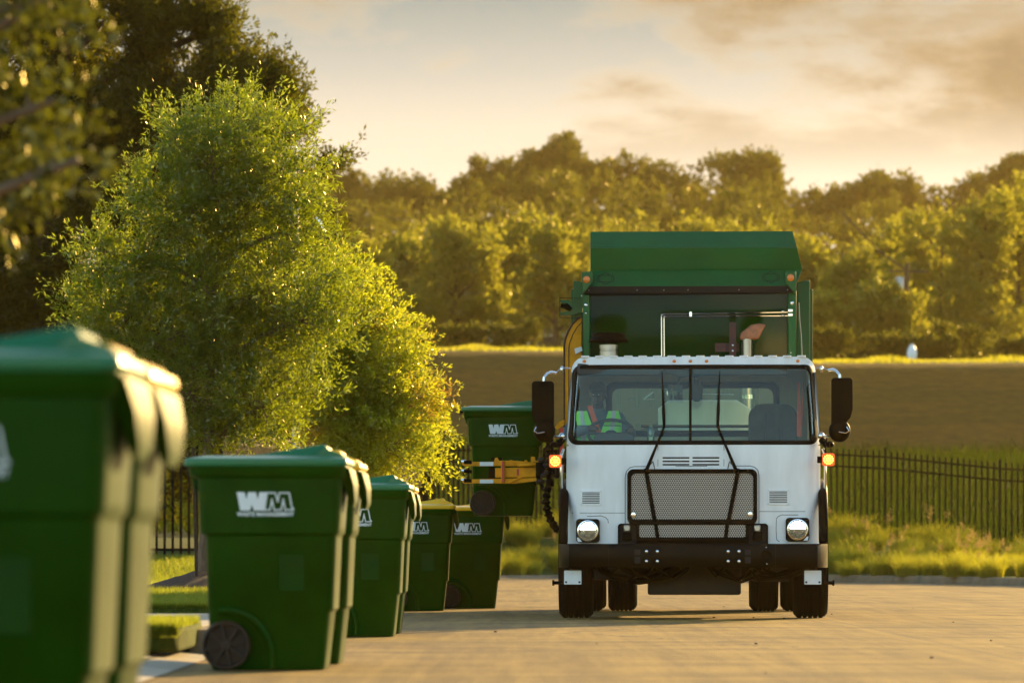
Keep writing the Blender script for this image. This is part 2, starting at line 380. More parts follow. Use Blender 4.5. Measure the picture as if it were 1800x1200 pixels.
# concrete road
def roadmat():
    m = bpy.data.materials.new('road_concrete'); m.use_nodes = True; t = m.node_tree; b = t.nodes['Principled BSDF']
    tcn = N(t, 'ShaderNodeTexCoord'); sp_ = N(t, 'ShaderNodeSeparateXYZ'); t.links.new(tcn.outputs['Object'], sp_.inputs[0])
    def nn(scale, st, det=6, ro=0.6):
        mp = N(t, 'ShaderNodeMapping'); mp.inputs['Scale'].default_value = st; t.links.new(tcn.outputs['Object'], mp.inputs[0])
        n = N(t, 'ShaderNodeTexNoise'); n.inputs['Scale'].default_value = scale; n.inputs['Detail'].default_value = det; n.inputs['Roughness'].default_value = ro
        t.links.new(mp.outputs[0], n.inputs['Vector']); return n.outputs[0]
    a = nn(1.0, (0.35, 0.5, 1)); s1 = nn(1.0, (0.35, 2.6, 1)); s2 = nn(1.0, (9.0, 0.35, 1)); g = nn(60, (1, 1, 1)); rut = nn(1.0, (3.0, 0.06, 1), 3)
    c = ramp(t, a, [(0.3, (0.240, 0.146, 0.028)), (0.7, (0.395, 0.243, 0.048))])
    c = mixc(t, 1.0, c, ramp(t, s1, [(0.3, (0.58, 0.55, 0.52)), (0.62, (1.15, 1.15, 1.12))]), 'MULTIPLY')
    c = mixc(t, 1.0, c, ramp(t, s2, [(0.3, (0.72, 0.70, 0.68)), (0.65, (1.15, 1.15, 1.15))]), 'MULTIPLY')
    c = mixc(t, 1.0, c, ramp(t, rut, [(0.35, (0.80, 0.78, 0.76)), (0.6, (1.08, 1.08, 1.08))]), 'MULTIPLY')
    c = mixc(t, 1.0, c, ramp(t, g, [(0.35, (0.62, 0.60, 0.58)), (0.6, (1.12, 1.12, 1.12))]), 'MULTIPLY')
    vo = N(t, 'ShaderNodeTexVoronoi'); vo.feature = 'DISTANCE_TO_EDGE'; vo.inputs['Scale'].default_value = 0.16
    vm = N(t, 'ShaderNodeVectorMath', operation='ADD'); vn = N(t, 'ShaderNodeTexNoise'); vn.inputs['Scale'].default_value = 1.3; vn.inputs['Detail'].default_value = 5
    t.links.new(tcn.outputs['Object'], vn.inputs['Vector']); t.links.new(tcn.outputs['Object'], vm.inputs[0]); t.links.new(vn.outputs['Color'], vm.inputs[1]); t.links.new(vm.outputs[0], vo.inputs['Vector'])
    crack = mathn(t, 'MULTIPLY', mathn(t, 'LESS_THAN', vo.outputs['Distance'], 0.0035), 0.75)
    st = nn(0.45, (1, 0.6, 1), 4); c = mixc(t, 1.0, c, ramp(t, st, [(0.34, (0.66, 0.62, 0.58)), (0.46, (1, 1, 1))]), 'MULTIPLY')
    c = mixc(t, crack, c, (0.08, 0.05, 0.02))
    # contraction joints every 4.6 m across and one along
    j = mathn(t, 'ABSOLUTE', mathn(t, 'SUBTRACT', mathn(t, 'FRACT', mathn(t, 'DIVIDE', mathn(t, 'ADD', sp_.outputs[1], 100.9), 4.6)), 0.5))
    jl = mathn(t, 'LESS_THAN', j, 0.003)
    k = mathn(t, 'LESS_THAN', mathn(t, 'ABSOLUTE', mathn(t, 'SUBTRACT', sp_.outputs[0], 2.9)), 0.011)
    jj = mathn(t, 'MAXIMUM', jl, k)
    t.links.new(mixc(t, mathn(t, 'MULTIPLY', jj, 0.6), c, (0.10, 0.075, 0.045)), b.inputs['Base Color'])
    b.inputs['Roughness'].default_value = 0.72; b.inputs['Specular IOR Level'].default_value = 0.4
    bp = N(t, 'ShaderNodeBump'); bp.inputs['Strength'].default_value = 0.8; bp.inputs['Distance'].default_value = 0.014
    t.links.new(mathn(t, 'ADD', mathn(t, 'ADD', g, mathn(t, 'MULTIPLY', s1, 0.8)), nn(25, (0.3, 5, 1))), bp.inputs['Height']); t.links.new(bp.outputs[0], b.inputs['Normal'])
    return m
M['road'] = roadmat()
grid('road', list(np.arange(-4, 61, 1.0)), list(np.arange(-30, 100, 1.0)), M['road'], zr)
# kerb (left out where the driveway apron meets the road)
def kerb_seg(i0, i1):
    mb = MB(); rings = []
    for i in range(i0, i1):
        x, y = KP[i]; n = nrm(i); z = zr(x, y); t = h(x, y)+0.01
        prof = [(-0.30, z-0.2), (-0.30, z+0.004), (0.0, z+0.02), (0.025, t-0.03), (0.05, t), (0.17, t), (0.17, z-0.2)]
        rings.append([(x+n.x*d, y+n.y*d, zz) for d, zz in prof])
    mb.rings(rings); return mb.build('kerb', M['kerb'])
i26 = next(i for i, p in enumerate(KP) if p[1] > 26.3 and i > 3); i18 = next(i for i, p in enumerate(KP) if p[1] > 17)
struct(kerb_seg(0, i18)); struct(kerb_seg(i26, len(KP)))
vs = MB()
for a, b in ((0, i18), (i26, len(KP))):
    rings = []
    for i in range(a, b):
        x, y = KP[i]; n = nrm(i)
        rings.append([(x+n.x*d, y+n.y*d, h(x+n.x*d, y+n.y*d)+0.004) for d in (0.1695, 0.6, 1.0, 1.6)])
    vs.rings(rings, cap=False, closed=False)
struct(vs.build('verge', M['soil']))
# driveway apron, walks
ap = MB(); y0, y1 = KP[i18-1][1], KP[i26][1]+0.02
xk = -1.75
ap.add([(xk, y0, 0.006), (xk, y1, 0.006), (xk-0.35, y1, 0.05), (xk-0.35, y0, 0.05), (xk-1.4, y1, 0.158), (xk-1.4, y0, 0.158), (-14, y1, 0.16), (-14, y0, 0.16)],
       [(0, 1, 2, 3), (3, 2, 4, 5), (5, 4, 6, 7)])
struct(ap.build('driveway', M['conc'], smooth=0))
jt = MB(); jt.add([(-2.02, 24.6, 0.042), (-2.0, 24.6, 0.042), (-1.925, 29.2, 0.032), (-1.95, 29.2, 0.034)], [(0, 1, 2, 3)])
for yy in (y0+3.3, y1-3.2): jt.box(-14, -3.16, yy, yy+0.03, 0.1605, 0.1635)
struct(jt.build('driveway_joint', M['slot'], smooth=0))
wk = MB()
wk.box(-14, -1.93, y1+0.01, 36.3, 0.02, 0.158); struct(wk.build('sidewalk', M['conc'], smooth=0))
wk = MB(); wk.box(-14, -1.9, 55.5, 66.3, 0.10, 0.17); struct(wk.build('footpath', M['conc'], smooth=0))
pt = MB(); xs_ = list(range(-40, 3, 2))
pt.add([(x, yy, h(x, yy)+0.03) for yy in (166.5, 170.0) for x in xs_], [(i, i+1, i+1+len(xs_), i+len(xs_)) for i in range(len(xs_)-1)])
struct(pt.build('gravel_path', M['conc']))
# turf beds with real grass blades
M['blade'] = leafmat('grass_blade', (0.06, 0.10, 0.010), (0.11, 0.14, 0.015), (0.42, 0.46, 0.03), 0.5, 0.03)
M['blade2'] = leafmat('ornamental_grass_blade', (0.09, 0.115, 0.010), (0.20, 0.175, 0.03), (0.58, 0.54, 0.03), 0.55, 0.03)
M['blade3'] = leafmat('field_blade', (0.018, 0.034, 0.003), (0.040, 0.050, 0.006), (0.06, 0.09, 0.006), 0.4, 0.0)
def blades(P, Ln, Wd, lean, segs=2):
    """curved ribbons, each `segs` quads in a row; returns vertices for np_mesh"""
    n = len(P); a = RNG.uniform(0, 2*np.pi, n); H = np.stack([np.cos(a), np.sin(a), 0*a], 1)
    b = RNG.uniform(0, 2*np.pi, n); S = np.stack([np.cos(b), np.sin(b), 0*b], 1)
    le = (lean*RNG.uniform(0.3, 1.2, n)).reshape(-1, 1); Ln = Ln.reshape(-1, 1); Wd = Wd.reshape(-1, 1)
    def pos(t): return P+np.array([0, 0, 1.0])*Ln*(t-0.35*le*t*t)+H*Ln*le*t*t
    out = []
    for k in range(segs):
        t0, t1 = k/segs, (k+1)/segs; w0, w1 = (1-t0*0.75), (1-t1*0.85)
        out.append(np.stack([pos(t0)-S*Wd*w0/2, pos(t0)+S*Wd*w0/2, pos(t1)+S*Wd*w1/2, pos(t1)-S*Wd*w1/2], 1))
    return np.concatenate(out, 0).reshape(-1, 3)
def turf(name, x0, x1, y0, y1, zt, r=0.25, n=14000, bh=0.06):
    b = MB(); base = rrect(x0, x1, y0, y1, r)
    b.prism(base, 0.06, zt, 'z'); struct(b.build(name, M['soil'], bevel=0.02))
    P = np.stack([RNG.uniform(x0+0.02, x1-0.02, n), RNG.uniform(y0+0.02, y1-0.02, n), np.full(n, zt-0.005)], 1)
    # extra blades hanging over the rim
    k = n//3; e = RNG.uniform(0, 1, k)
    P2 = np.stack([x0+(x1-x0)*e, np.full(k, y0+0.015), RNG.uniform(zt-0.05, zt, k)], 1)
    P = np.concatenate([P, P2]); m = len(P)
    return blades(P, RNG.uniform(0.6, 1.3, m)*bh, np.full(m, 0.006), 0.7, 1)
G = [turf('lawn', -4.2, -1.86, 26.9, 29.3, 0.19, n=26000), turf('lawn', -6, -1.93, 36.6, 55.2, 0.20, n=30000, bh=0.07), turf('lawn', -9, -3.95, 56.8, 60.5, 0.21, 0.5, n=7000, bh=0.07)]
n = 30000
xx = RNG.uniform(-7.5, -1.6, n); yy = RNG.uniform(66.4, 73.4, n)
G.append(blades(np.stack([xx, yy, [h(float(a), float(b)) for a, b in zip(xx, yy)]], 1), RNG.uniform(0.05, 0.12, n), np.full(n, 0.009), 0.7, 1))
g = np_mesh('lawn_grass', np.concatenate(G), 4, M['blade']); tag(g, 'short sunlit lawn grass on the strips beside the driveway and footpaths', 'grass', kind='stuff')
# mulch ring under the young tree
mm = MB(); rings = []
for r_, z_ in ((0.75, 0.18), (0.6, 0.24), (0.4, 0.33), (0.15, 0.39), (0.01, 0.40)):
    rings.append([(-3.33+r_*1.05*math.cos(2*math.pi*k/28)*(1+0.08*math.sin(5*k)), 53.0+r_*1.6*math.sin(2*math.pi*k/28), z_+0.02*math.sin(k*7.3+r_*9)) for k in range(28)])
mm.rings(rings); mo = mm.build('mulch_mound', M['mulch'])
tag(mo, 'low mound of dark brown mulch around the slim tree trunk', 'mulch mound')
# ------------------------------------------------------------------ ornamental grass, field grass
def clump_pts(cx, cy, r, n):
    a = RNG.uniform(0, 2*np.pi, n); q = r*np.sqrt(RNG.uniform(0, 1, n))
    x, y = cx+q*np.cos(a), cy+q*np.sin(a)
    return np.stack([x, y, [h(float(u), float(v)) for u, v in zip(x, y)]], 1)
PP = []; LL = []; heads = []
def kerb_at(x):
    best = None
    for i, (a, b) in enumerate(KP):
        if b > 70 and (best is None or abs(a-x) < abs(KP[best][0]-x)): best = i
    return KP[best][1]
x = -2.2
while x < 13:
    for row in range(4 if x < 6 else 6):
        cx = x+random.uniform(-0.25, 0.25); ky = kerb_at(cx) if cx > -0.7 else 94.0
        cy = ky+0.7+row*((99.6-ky-0.7)/(3.4 if x < 6 else 5.4))+random.uniform(-0.15, 0.15)
        if cy > 99.5: continue
        hgt = random.uniform(0.32, 0.56)*(1.0 if row < 3 else 1.15)
        p = clump_pts(cx, cy, 0.22, 620); PP.append(p); LL.append(np.full(len(p), hgt))
        if random.random() < 0.3: heads.append((cx, cy, h(cx, cy), hgt))
    x += 0.55
P = np.concatenate(PP); L = np.concatenate(LL)*RNG.uniform(0.6, 1.2, len(P))
V = blades(P, L, np.full(len(P), 0.009), 0.8, 3)
# fluffy seed heads
Q = []; QD = []
for cx, cy, cz, hg in heads:
    for k in range(random.randint(1, 4)):
        tip = np.array([cx+random.uniform(-0.35, 0.35), cy+random.uniform(-0.3, 0.3), cz+hg*random.uniform(1.05, 1.75)])
        n = 45; t = RNG.uniform(0, 1, n).reshape(-1, 1)
        base = np.array([cx, cy, cz+0.2])
        pos = base+(tip-base)*(0.75+0.25*t)+RNG.normal(size=(n, 3))*0.022
        Q.append(pos); QD.append(unit(RNG.normal(size=(n, 3))+np.array([0.5, 0, 0.6])))
og = np_mesh('ornamental_grass', V, 4, M['blade2']); tag(og, 'tufts of tall yellow green ornamental grass between the kerb and the iron fence', 'grass', kind='stuff')
M['seed'] = leafmat('seed_head', (0.24, 0.15, 0.06), (0.34, 0.22, 0.09), (0.45, 0.30, 0.10), 0.5, 0.02)
Q = np.concatenate(Q); QD = np.concatenate(QD)
sh_ = np_mesh('seed_heads', leaf_verts(Q, QD, np.full(len(Q), 0.045), np.full(len(Q), 0.012)), 4, M['seed'])
tag(sh_, 'pale reddish seed plumes standing above the ornamental grass', 'grass', kind='stuff')
n = 46000
yy = 101+RNG.uniform(0, 1, n)**0.95*76; xx = RNG.uniform(-0.11, 0.11, n)*yy+0.0
P = np.stack([xx, yy, [h(float(a), float(b)) for a, b in zip(xx, yy)]], 1)
fg = np_mesh('field_grass', blades(P, RNG.uniform(0.25, 0.6, n), np.full(n, 0.05), 0.6, 1), 4, M['blade3']); tag(fg, 'rough green meadow grass behind the iron fence', 'grass', kind='stuff')
n = 16000
yy = RNG.uniform(190.5, 203, n); xx = RNG.uniform(-0.12, 0.12, n)*yy
P = np.stack([xx, yy, [h(float(a), float(b)) for a, b in zip(xx, yy)]], 1)
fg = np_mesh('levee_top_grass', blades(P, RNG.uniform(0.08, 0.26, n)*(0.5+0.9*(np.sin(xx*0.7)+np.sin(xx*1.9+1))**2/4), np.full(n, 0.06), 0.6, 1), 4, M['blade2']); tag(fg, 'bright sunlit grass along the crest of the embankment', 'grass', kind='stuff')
# ------------------------------------------------------------------ iron fence
FP = [(-16, 72.5), (-4.4, 73.2), (-1.6, 98.6), (0.6, 100.2), (12.5, 100.4), (26, 101)]
fence = empty('iron_fence', (FP[2][0], FP[2][1], h(*FP[2]))); tag(fence, 'black iron picket fence running behind the ornamental grass', 'fence')
def fence_bays():
    for a, b in zip(FP, FP[1:]):
        L_ = math.dist(a, b); n_ = max(1, round(L_/2.4))
        for k in range(n_):
            p = [a[c]+(b[c]-a[c])*k/n_ for c in (0, 1)]; q = [a[c]+(b[c]-a[c])*(k+1)/n_ for c in (0, 1)]; yield p, q
FH = 1.92
fo = Vector(fence.location)
for p, q in fence_bays():
    if p[1] < 62: continue
    L_ = math.dist(p, q); d = Vector((q[0]-p[0], q[1]-p[1], 0)).normalized(); nn_ = Vector((-d.y, d.x, 0))
    mb = MB(); z0, z1 = h(*p), h(*q)
    def zb(t): return z0+(z1-z0)*t
    for zz in (0.12, FH-0.40, FH-0.16):
        A = Vector((p[0], p[1], z0+zz))-fo; B = Vector((q[0], q[1], z1+zz))-fo
        mb.add([A-nn_*.02, A+nn_*.02, A+nn_*.02+Vector((0,0,.04)), A-nn_*.02+Vector((0,0,.04)), B-nn_*.02, B+nn_*.02, B+nn_*.02+Vector((0,0,.04)), B-nn_*.02+Vector((0,0,.04))],
               [(0,1,2,3),(7,6,5,4),(0,4,5,1),(1,5,6,2),(2,6,7,3),(3,7,4,0)])
    n_ = int(L_/0.12)
    for k in range(1, n_):
        t = k/n_; c = Vector((p[0]+(q[0]-p[0])*t, p[1]+(q[1]-p[1])*t, zb(t)))-fo
        w_ = 0.020
        rs = []
        for zz, ww in ((0.05, w_), (FH-0.03, w_), (FH, 0.003)):
            rs.append([c+d*(sx*ww)+nn_*(sy*ww)+Vector((0, 0, zz)) for sx, sy in ((-1,-1),(1,-1),(1,1),(-1,1))])
        mb.rings(rs)
    mb.build('picket_panel', M['iron'], fence, smooth=0)
    pb = MB(); c = Vector((p[0], p[1], z0))-fo
    rs = [[c+d*(sx*ww)+nn_*(sy*ww)+Vector((0, 0, zz)) for sx, sy in ((-1,-1),(1,-1),(1,1),(-1,1))] for zz, ww in ((-0.1, .028), (FH+.02, .028), (FH+.02, .034), (FH+.04, .034), (FH+.06, .01))]
    pb.rings(rs); pb.build('fence_post', M['iron'], fence, smooth=0)
# ------------------------------------------------------------------ trees
def crown_pts(lobes, n, shell=0.5, thr=-0.15, nscale=1.1, seed=0.0):
    w_ = np.array([(l[1][0]*l[1][2])**1.0 for l in lobes]); w_ = w_/w_.sum()
    P = []; D = []
    while len(P) < n:
        i = RNG.choice(len(lobes), p=w_); c, r = lobes[i]
        v = RNG.normal(size=3); v /= np.linalg.norm(v); u = shell+(1-shell)*RNG.uniform()**0.7
        p = np.array(c)+np.array(r)*v*u
        if noise.noise((p[0]*nscale+seed, p[1]*nscale, p[2]*nscale)) < thr: continue
        P.append(p); D.append(v)
    return np.array(P), np.array(D)
def twig_leaves(P, D, per, tl, ll, lw, up=0.35, spread=0.8, droop=0.0):
    n = len(P); T = unit(D*0.8+np.array([0, 0, up])+RNG.normal(size=(n, 3))*0.45)
    t = RNG.uniform(0, 1, (n, per, 1)); tw = tl*RNG.uniform(0.5, 1.2, (n, 1, 1))
    pos = P[:, None, :]+T[:, None, :]*tw*t+np.array([0, 0, -droop])*t*t+RNG.normal(size=(n, per, 3))*ll*0.35
    d = unit((T[:, None, :]*0.7+RNG.normal(size=(n, per, 3))*spread*0.6).reshape(-1, 3)); pos = pos.reshape(-1, 3)
    m = len(pos); return leaf_verts(pos, d, RNG.uniform(0.7, 1.25, m)*ll, RNG.uniform(0.8, 1.2, m)*lw), T
def branches(mb, base, top, rad, lobes, P, nsub=60, lr=0.4, n=7):
    base = Vector(base); top = Vector(top)
    k = 7; pts = [base.lerp(top, t/k)+Vector((math.sin(t*1.3)*0.03, math.cos(t*1.7)*0.03, 0))*(t > 0)*(top-base).length*0.12 for t in range(k+1)]
    mb.tube(pts, [rad*(1.35 if t == 0 else 1-0.75*t/k) for t in range(k+1)], n)
    lob = []
    for c, r in lobes:
        c = Vector(c); t = min(0.9, max(0.25, (c.z-base.z-0.5*(c-base).xy.length)/max(0.1, (top.z-base.z))))
        s = base.lerp(top, t); mid = s.lerp(c, 0.5)+Vector((0, 0, 0.08*(c-s).length))
        mb.tube([s, mid, c], [rad*(1-0.7*t)*0.6, rad*0.32, rad*0.16], 5); lob.append((s, mid, c))
    for i in RNG.choice(len(P), min(nsub, len(P)), replace=False):
        p = Vector(P[i]); s, mid, c = min(lob, key=lambda q: (q[2]-p).length)
        q = mid.lerp(c, random.random()); m_ = q.lerp(p, 0.5)+Vector((random.uniform(-.1, .1), random.uniform(-.1, .1), random.uniform(0, .12)))*(p-q).length
        mb.tube([q, m_, p], [rad*0.13, rad*0.08, rad*0.03], 4)
M['leafy'] = leafmat('young_tree_leaves', (0.026, 0.048, 0.005), (0.055, 0.080, 0.010), (0.36, 0.44, 0.010), 0.48, 0.08)
M['leafsun'] = leafmat('bright_tree_leaves', (0.07, 0.10, 0.010), (0.14, 0.16, 0.018), (0.60, 0.64, 0.018), 0.58, 0.07, red=(0.25, 0.07, 0.02))
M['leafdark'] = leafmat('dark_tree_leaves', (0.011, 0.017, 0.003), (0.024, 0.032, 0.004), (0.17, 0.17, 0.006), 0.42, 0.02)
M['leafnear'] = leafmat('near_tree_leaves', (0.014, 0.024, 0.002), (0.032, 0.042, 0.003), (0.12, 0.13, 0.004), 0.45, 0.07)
M['leaffar'] = leafmat('far_tree_leaves', (0.06, 0.065, 0.010), (0.13, 0.12, 0.02), (0.46, 0.44, 0.03), 0.45, 0.03)
M['leaffar2'] = leafmat('hill_tree_leaves', (0.022, 0.030, 0.005), (0.045, 0.052, 0.008), (0.17, 0.17, 0.010), 0.42, 0.02)
def lob(px, py, rx, ry, Y, dy=0.9):
    c = at(px, py, Y); s = Y/F; return ((c.x, Y+RNG.uniform(-0.4, 0.4), c.z), (rx*s, max(rx, ry)*s*dy, ry*s))
def make_tree(name, label, cat, lobes, base, top, rad, ntw, per, tl, ll, lw, lm, bm_, up=0.35, nsub=80, shell=0.45, thr=-0.12, ns=1.1, group=None, droop=0.0, part='crown', spread=.8):
    t = empty(name, base); tag(t, label, cat, group)
    b = np.array(base); lobes = [((c[0]-b[0], c[1]-b[1], c[2]-b[2]), r) for c, r in lobes]
    P, D = crown_pts(lobes, ntw, shell, thr, ns, seed=random.uniform(0, 50))
    V, T = twig_leaves(P, D, per, tl, ll, lw, up, spread, droop)
    np_mesh(part, V, 4, lm, t)
    mb = MB(); branches(mb, (0, 0, -0.1), Vector(top)-Vector(base), rad, lobes, P, nsub)
    mb.build('trunk', bm_, t)
    return t
Yt = 53.0
make_tree('young_tree', 'slim young tree with feathery green crown standing in the mulch mound', 'tree',
    [lob(375, 260, 75, 80, Yt), lob(440, 245, 60, 85, Yt), lob(300, 235, 42, 38, Yt), lob(500, 300, 75, 90, Yt), lob(330, 370, 95, 80, Yt), lob(255, 340, 45, 45, Yt), lob(430, 380, 110, 100, Yt), lob(525, 395, 50, 65, Yt),
     lob(245, 455, 85, 65, Yt), lob(175, 440, 40, 28, Yt), lob(350, 500, 110, 90, Yt), lob(480, 500, 110, 95, Yt), lob(190, 540, 75, 55, Yt), lob(150, 565, 55, 30, Yt), lob(280, 590, 110, 75, Yt), lob(420, 620, 130, 90, Yt),
     lob(540, 560, 75, 90, Yt), lob(200, 640, 70, 50, Yt), lob(330, 690, 120, 70, Yt), lob(480, 710, 110, 75, Yt), lob(400, 760, 90, 45, Yt)],
    (at(356, 1035, Yt).x, Yt, 0.25), (at(385, 330, Yt).x, Yt, at(385, 330, Yt).z), 0.085, 4300, 26, 0.40, 0.060, 0.019, M['leafy'], M['bark'], nsub=260, shell=0.2, thr=-0.08, ns=2.6, up=0.5)
Yu = 57.0
make_tree('bushy_tree', 'bright yellow green tree with drooping sunlit twigs and a reddish patch beside the lifted bin', 'tree',
    [lob(600, 540, 75, 95, Yu), lob(660, 620, 85, 105, Yu), lob(590, 680, 110, 90, Yu), lob(700, 700, 85, 85, Yu), lob(690, 790, 85, 75, Yu), lob(610, 790, 80, 80, Yu), lob(560, 600, 90, 90, Yu)],
    (at(640, 1020, Yu).x, Yu, 0.16), (at(620, 600, Yu).x, Yu, at(640, 600, Yu).z), 0.07, 3000, 24, 0.40, 0.06, 0.021, M['leafsun'], M['bark'], nsub=120, shell=0.25, thr=-0.25, ns=2.2, up=0.15, droop=0.12)
# thin stake tied to the young tree
sk = MB(); p0 = at(346, 1035, 52.6); sk.tube([(p0.x, 52.6, 0.2), (p0.x-0.04, 52.6, 1.75)], 0.018, 7)
tag(sk.build('tree_stake', M['barkdark']), 'thin dark stake leaning beside the slim young tree trunk', 'stake')
Yb = 86.0
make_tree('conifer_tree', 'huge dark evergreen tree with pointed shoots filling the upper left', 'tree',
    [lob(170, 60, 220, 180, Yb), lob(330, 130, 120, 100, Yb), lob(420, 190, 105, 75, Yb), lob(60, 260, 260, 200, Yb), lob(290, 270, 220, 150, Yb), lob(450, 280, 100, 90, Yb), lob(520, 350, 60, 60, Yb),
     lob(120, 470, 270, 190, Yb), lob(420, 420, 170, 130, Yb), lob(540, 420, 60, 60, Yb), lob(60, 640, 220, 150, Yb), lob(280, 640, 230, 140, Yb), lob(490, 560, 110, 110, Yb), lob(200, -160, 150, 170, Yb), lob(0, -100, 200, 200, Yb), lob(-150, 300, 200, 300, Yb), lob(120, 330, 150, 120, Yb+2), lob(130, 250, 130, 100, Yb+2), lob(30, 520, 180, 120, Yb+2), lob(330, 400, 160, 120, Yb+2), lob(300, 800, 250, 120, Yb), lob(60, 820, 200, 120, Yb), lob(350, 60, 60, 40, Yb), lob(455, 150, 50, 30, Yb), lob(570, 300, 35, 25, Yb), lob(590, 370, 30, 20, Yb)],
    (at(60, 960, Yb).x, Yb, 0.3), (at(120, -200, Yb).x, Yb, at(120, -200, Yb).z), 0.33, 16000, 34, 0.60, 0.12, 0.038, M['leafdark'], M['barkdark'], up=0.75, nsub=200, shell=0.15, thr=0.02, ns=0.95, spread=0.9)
Yn = 16.5
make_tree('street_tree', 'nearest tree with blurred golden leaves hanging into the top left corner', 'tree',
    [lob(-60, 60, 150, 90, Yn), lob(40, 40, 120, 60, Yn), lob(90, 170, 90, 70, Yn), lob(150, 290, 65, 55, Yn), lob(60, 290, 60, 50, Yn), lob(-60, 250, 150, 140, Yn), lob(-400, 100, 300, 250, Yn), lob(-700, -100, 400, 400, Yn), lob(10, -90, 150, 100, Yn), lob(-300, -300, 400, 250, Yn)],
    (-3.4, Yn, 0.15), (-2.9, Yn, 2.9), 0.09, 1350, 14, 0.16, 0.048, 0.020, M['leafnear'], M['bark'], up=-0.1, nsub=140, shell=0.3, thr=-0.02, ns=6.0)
# trees behind the embankment
def far_tree(px, ptop, w_px, Y, label, seed=0, mat_='leaffar', nt_=520):
    s = Y/F; zb_ = h((px-900)*s, Y); top = at(px, ptop, Y); H_ = top.z-zb_; cx = top.x; W_ = w_px*s
    lobes = []; nl = 13; q0 = 0.36 if 700 < px < 1000 else 0.16
    for k in range(nl):
        a = 2.4*k+seed; q = k/(nl-1); zz = zb_+H_*(q0+(0.86-q0)*q**1.15+random.uniform(-.04, .04)); rr = W_*(0.46-0.22*q)*random.uniform(.5, 1.15)
        lobes.append(((cx+rr*math.cos(a), Y+rr*math.sin(a)*0.8, zz), (W_*random.uniform(.2, .42), W_*.32, H_*random.uniform(.08, .16))))
    lobes.append(((cx+random.uniform(-.15, .15)*W_, Y, zb_+H_*0.88), (W_*random.uniform(.14, .26), W_*0.25, H_*0.12)))
    return make_tree('oak_tree', label, 'tree', lobes, (cx, Y, zb_), (cx+random.uniform(-.3, .3), Y, zb_+H_*0.8), 0.22, int(nt_*1.5), 11, 0.75, 0.34, 0.17, M[mat_], M['barkdark'], up=0.3, nsub=26, shell=0.3, thr=-0.14, ns=0.55,
                     group='trees standing behind the embankment')
FT = [(640, 425, 120, 262, 'leftmost rounded tree behind the embankment, next to the sunlit bushy tree'),
      (712, 400, 140, 272, 'broad rounded tree behind the embankment, second from the left of the row'),
      (800, 388, 170, 266, 'widest tree behind the embankment, with a dark trunk over the pale shed'),
      (905, 382, 130, 274, 'tall rounded tree behind the embankment, above the lifted green bin and left mirror'),
      (978, 395, 120, 262, 'tree behind the embankment just left of the green hopper'),
      (1085, 400, 150, 286, 'tree rising behind the left half of the hopper top'),
      (1215, 392, 150, 290, 'tree rising behind the middle of the hopper top'),
      (1330, 385, 150, 284, 'tree rising behind the right half of the hopper top'),
      (1425, 425, 90, 270, 'small tree directly right of the green hopper'),
      (1490, 412, 130, 262, 'bright rounded tree between the hopper and the utility pole'),
      (1575, 395, 130, 285, 'tree directly behind the utility pole'),
      (1650, 350, 150, 278, 'tall open tree with branching limbs right of the utility pole'),
      (1728, 330, 140, 268, 'tall tree second from the right edge with forked trunk'),
      (1795, 318, 140, 276, 'rightmost tall tree behind the embankment, cut by the picture edge'),
      (1560, 500, 110, 250, 'low bushy tree in front of the utility pole foot'),
      (1440, 530, 90, 250, 'low bushy tree beside the lower right edge of the hopper')]
for k, (px, pt_, w_, Y_, lb_) in enumerate(FT): far_tree(px, pt_, w_, Y_, lb_, seed=k*1.7, nt_=620 if w_ > 125 else 460)
# shrubs at the embankment
def shrub(px, py, rx, ry, Y, label):
    s = Y/F; c = at(px, py, Y); zb_ = h(c.x, Y)
    make_tree('shrub', label, 'shrub', [((c.x+rx*s*k*random.uniform(.3, .5), Y, c.z-ry*s*random.uniform(-.15, .55)), (rx*s*random.uniform(.3, .55), rx*s*0.6, ry*s*random.uniform(.5, 1))) for k in (-2, -1, 0, 1, 2)], (c.x, Y, min(zb_, c.z-ry*s)), (c.x, Y, c.z), 0.06, 190, 12, 0.3, 0.22, 0.12, M['leaffar2'], M['barkdark'],
              shell=0.2, thr=-0.4, group='shrubs along the embankment', nsub=10, part='foliage')
for a in ((812, 592, 30, 18, 240, 'small dark shrub in front of the pale shed behind the embankment'), (893, 588, 42, 22, 240, 'wide dark hedge-like shrub in front of the long low house'),
          (1680, 595, 48, 30, 240, 'largest dark round shrub right of the white spot on the embankment'), (1560, 605, 42, 18, 238, 'low shrub left of the white spot on the embankment'),
          (1640, 605, 34, 20, 236, 'small shrub beside the white spot on the embankment'), (1785, 612, 30, 12, 236, 'flat dark shrub at the far right of the embankment crest'),
          (1455, 600, 35, 20, 238, 'pale shrub on the embankment next to the green body of the truck')): shrub(*a)
# tangled undergrowth closing the gaps under the tree row
UV = []
for k in range(150):
    px_ = random.uniform(600, 1830); Yq = random.uniform(246, 300); s_ = Yq/F; x_ = (px_-900)*s_; hh_ = random.uniform(0.4, 1.9)*(1.5 if random.random() < .2 else 1)*(0.35 if 725 < px_ < 1020 else 1)
    P, D = crown_pts([((x_, Yq, h(x_, Yq)+hh_*.4), (random.uniform(.7, 2.2), 1.2, hh_*.8))], 60, 0.3, -0.3, 0.8, k); V, T = twig_leaves(P, D, 9, .45, .28, .15, .3); UV.append(V)
ug = np_mesh('undergrowth', np.concatenate(UV), 4, M['leaffar2']); tag(ug, 'tangled olive brown undergrowth beneath the trees behind the embankment', 'undergrowth', kind='stuff')
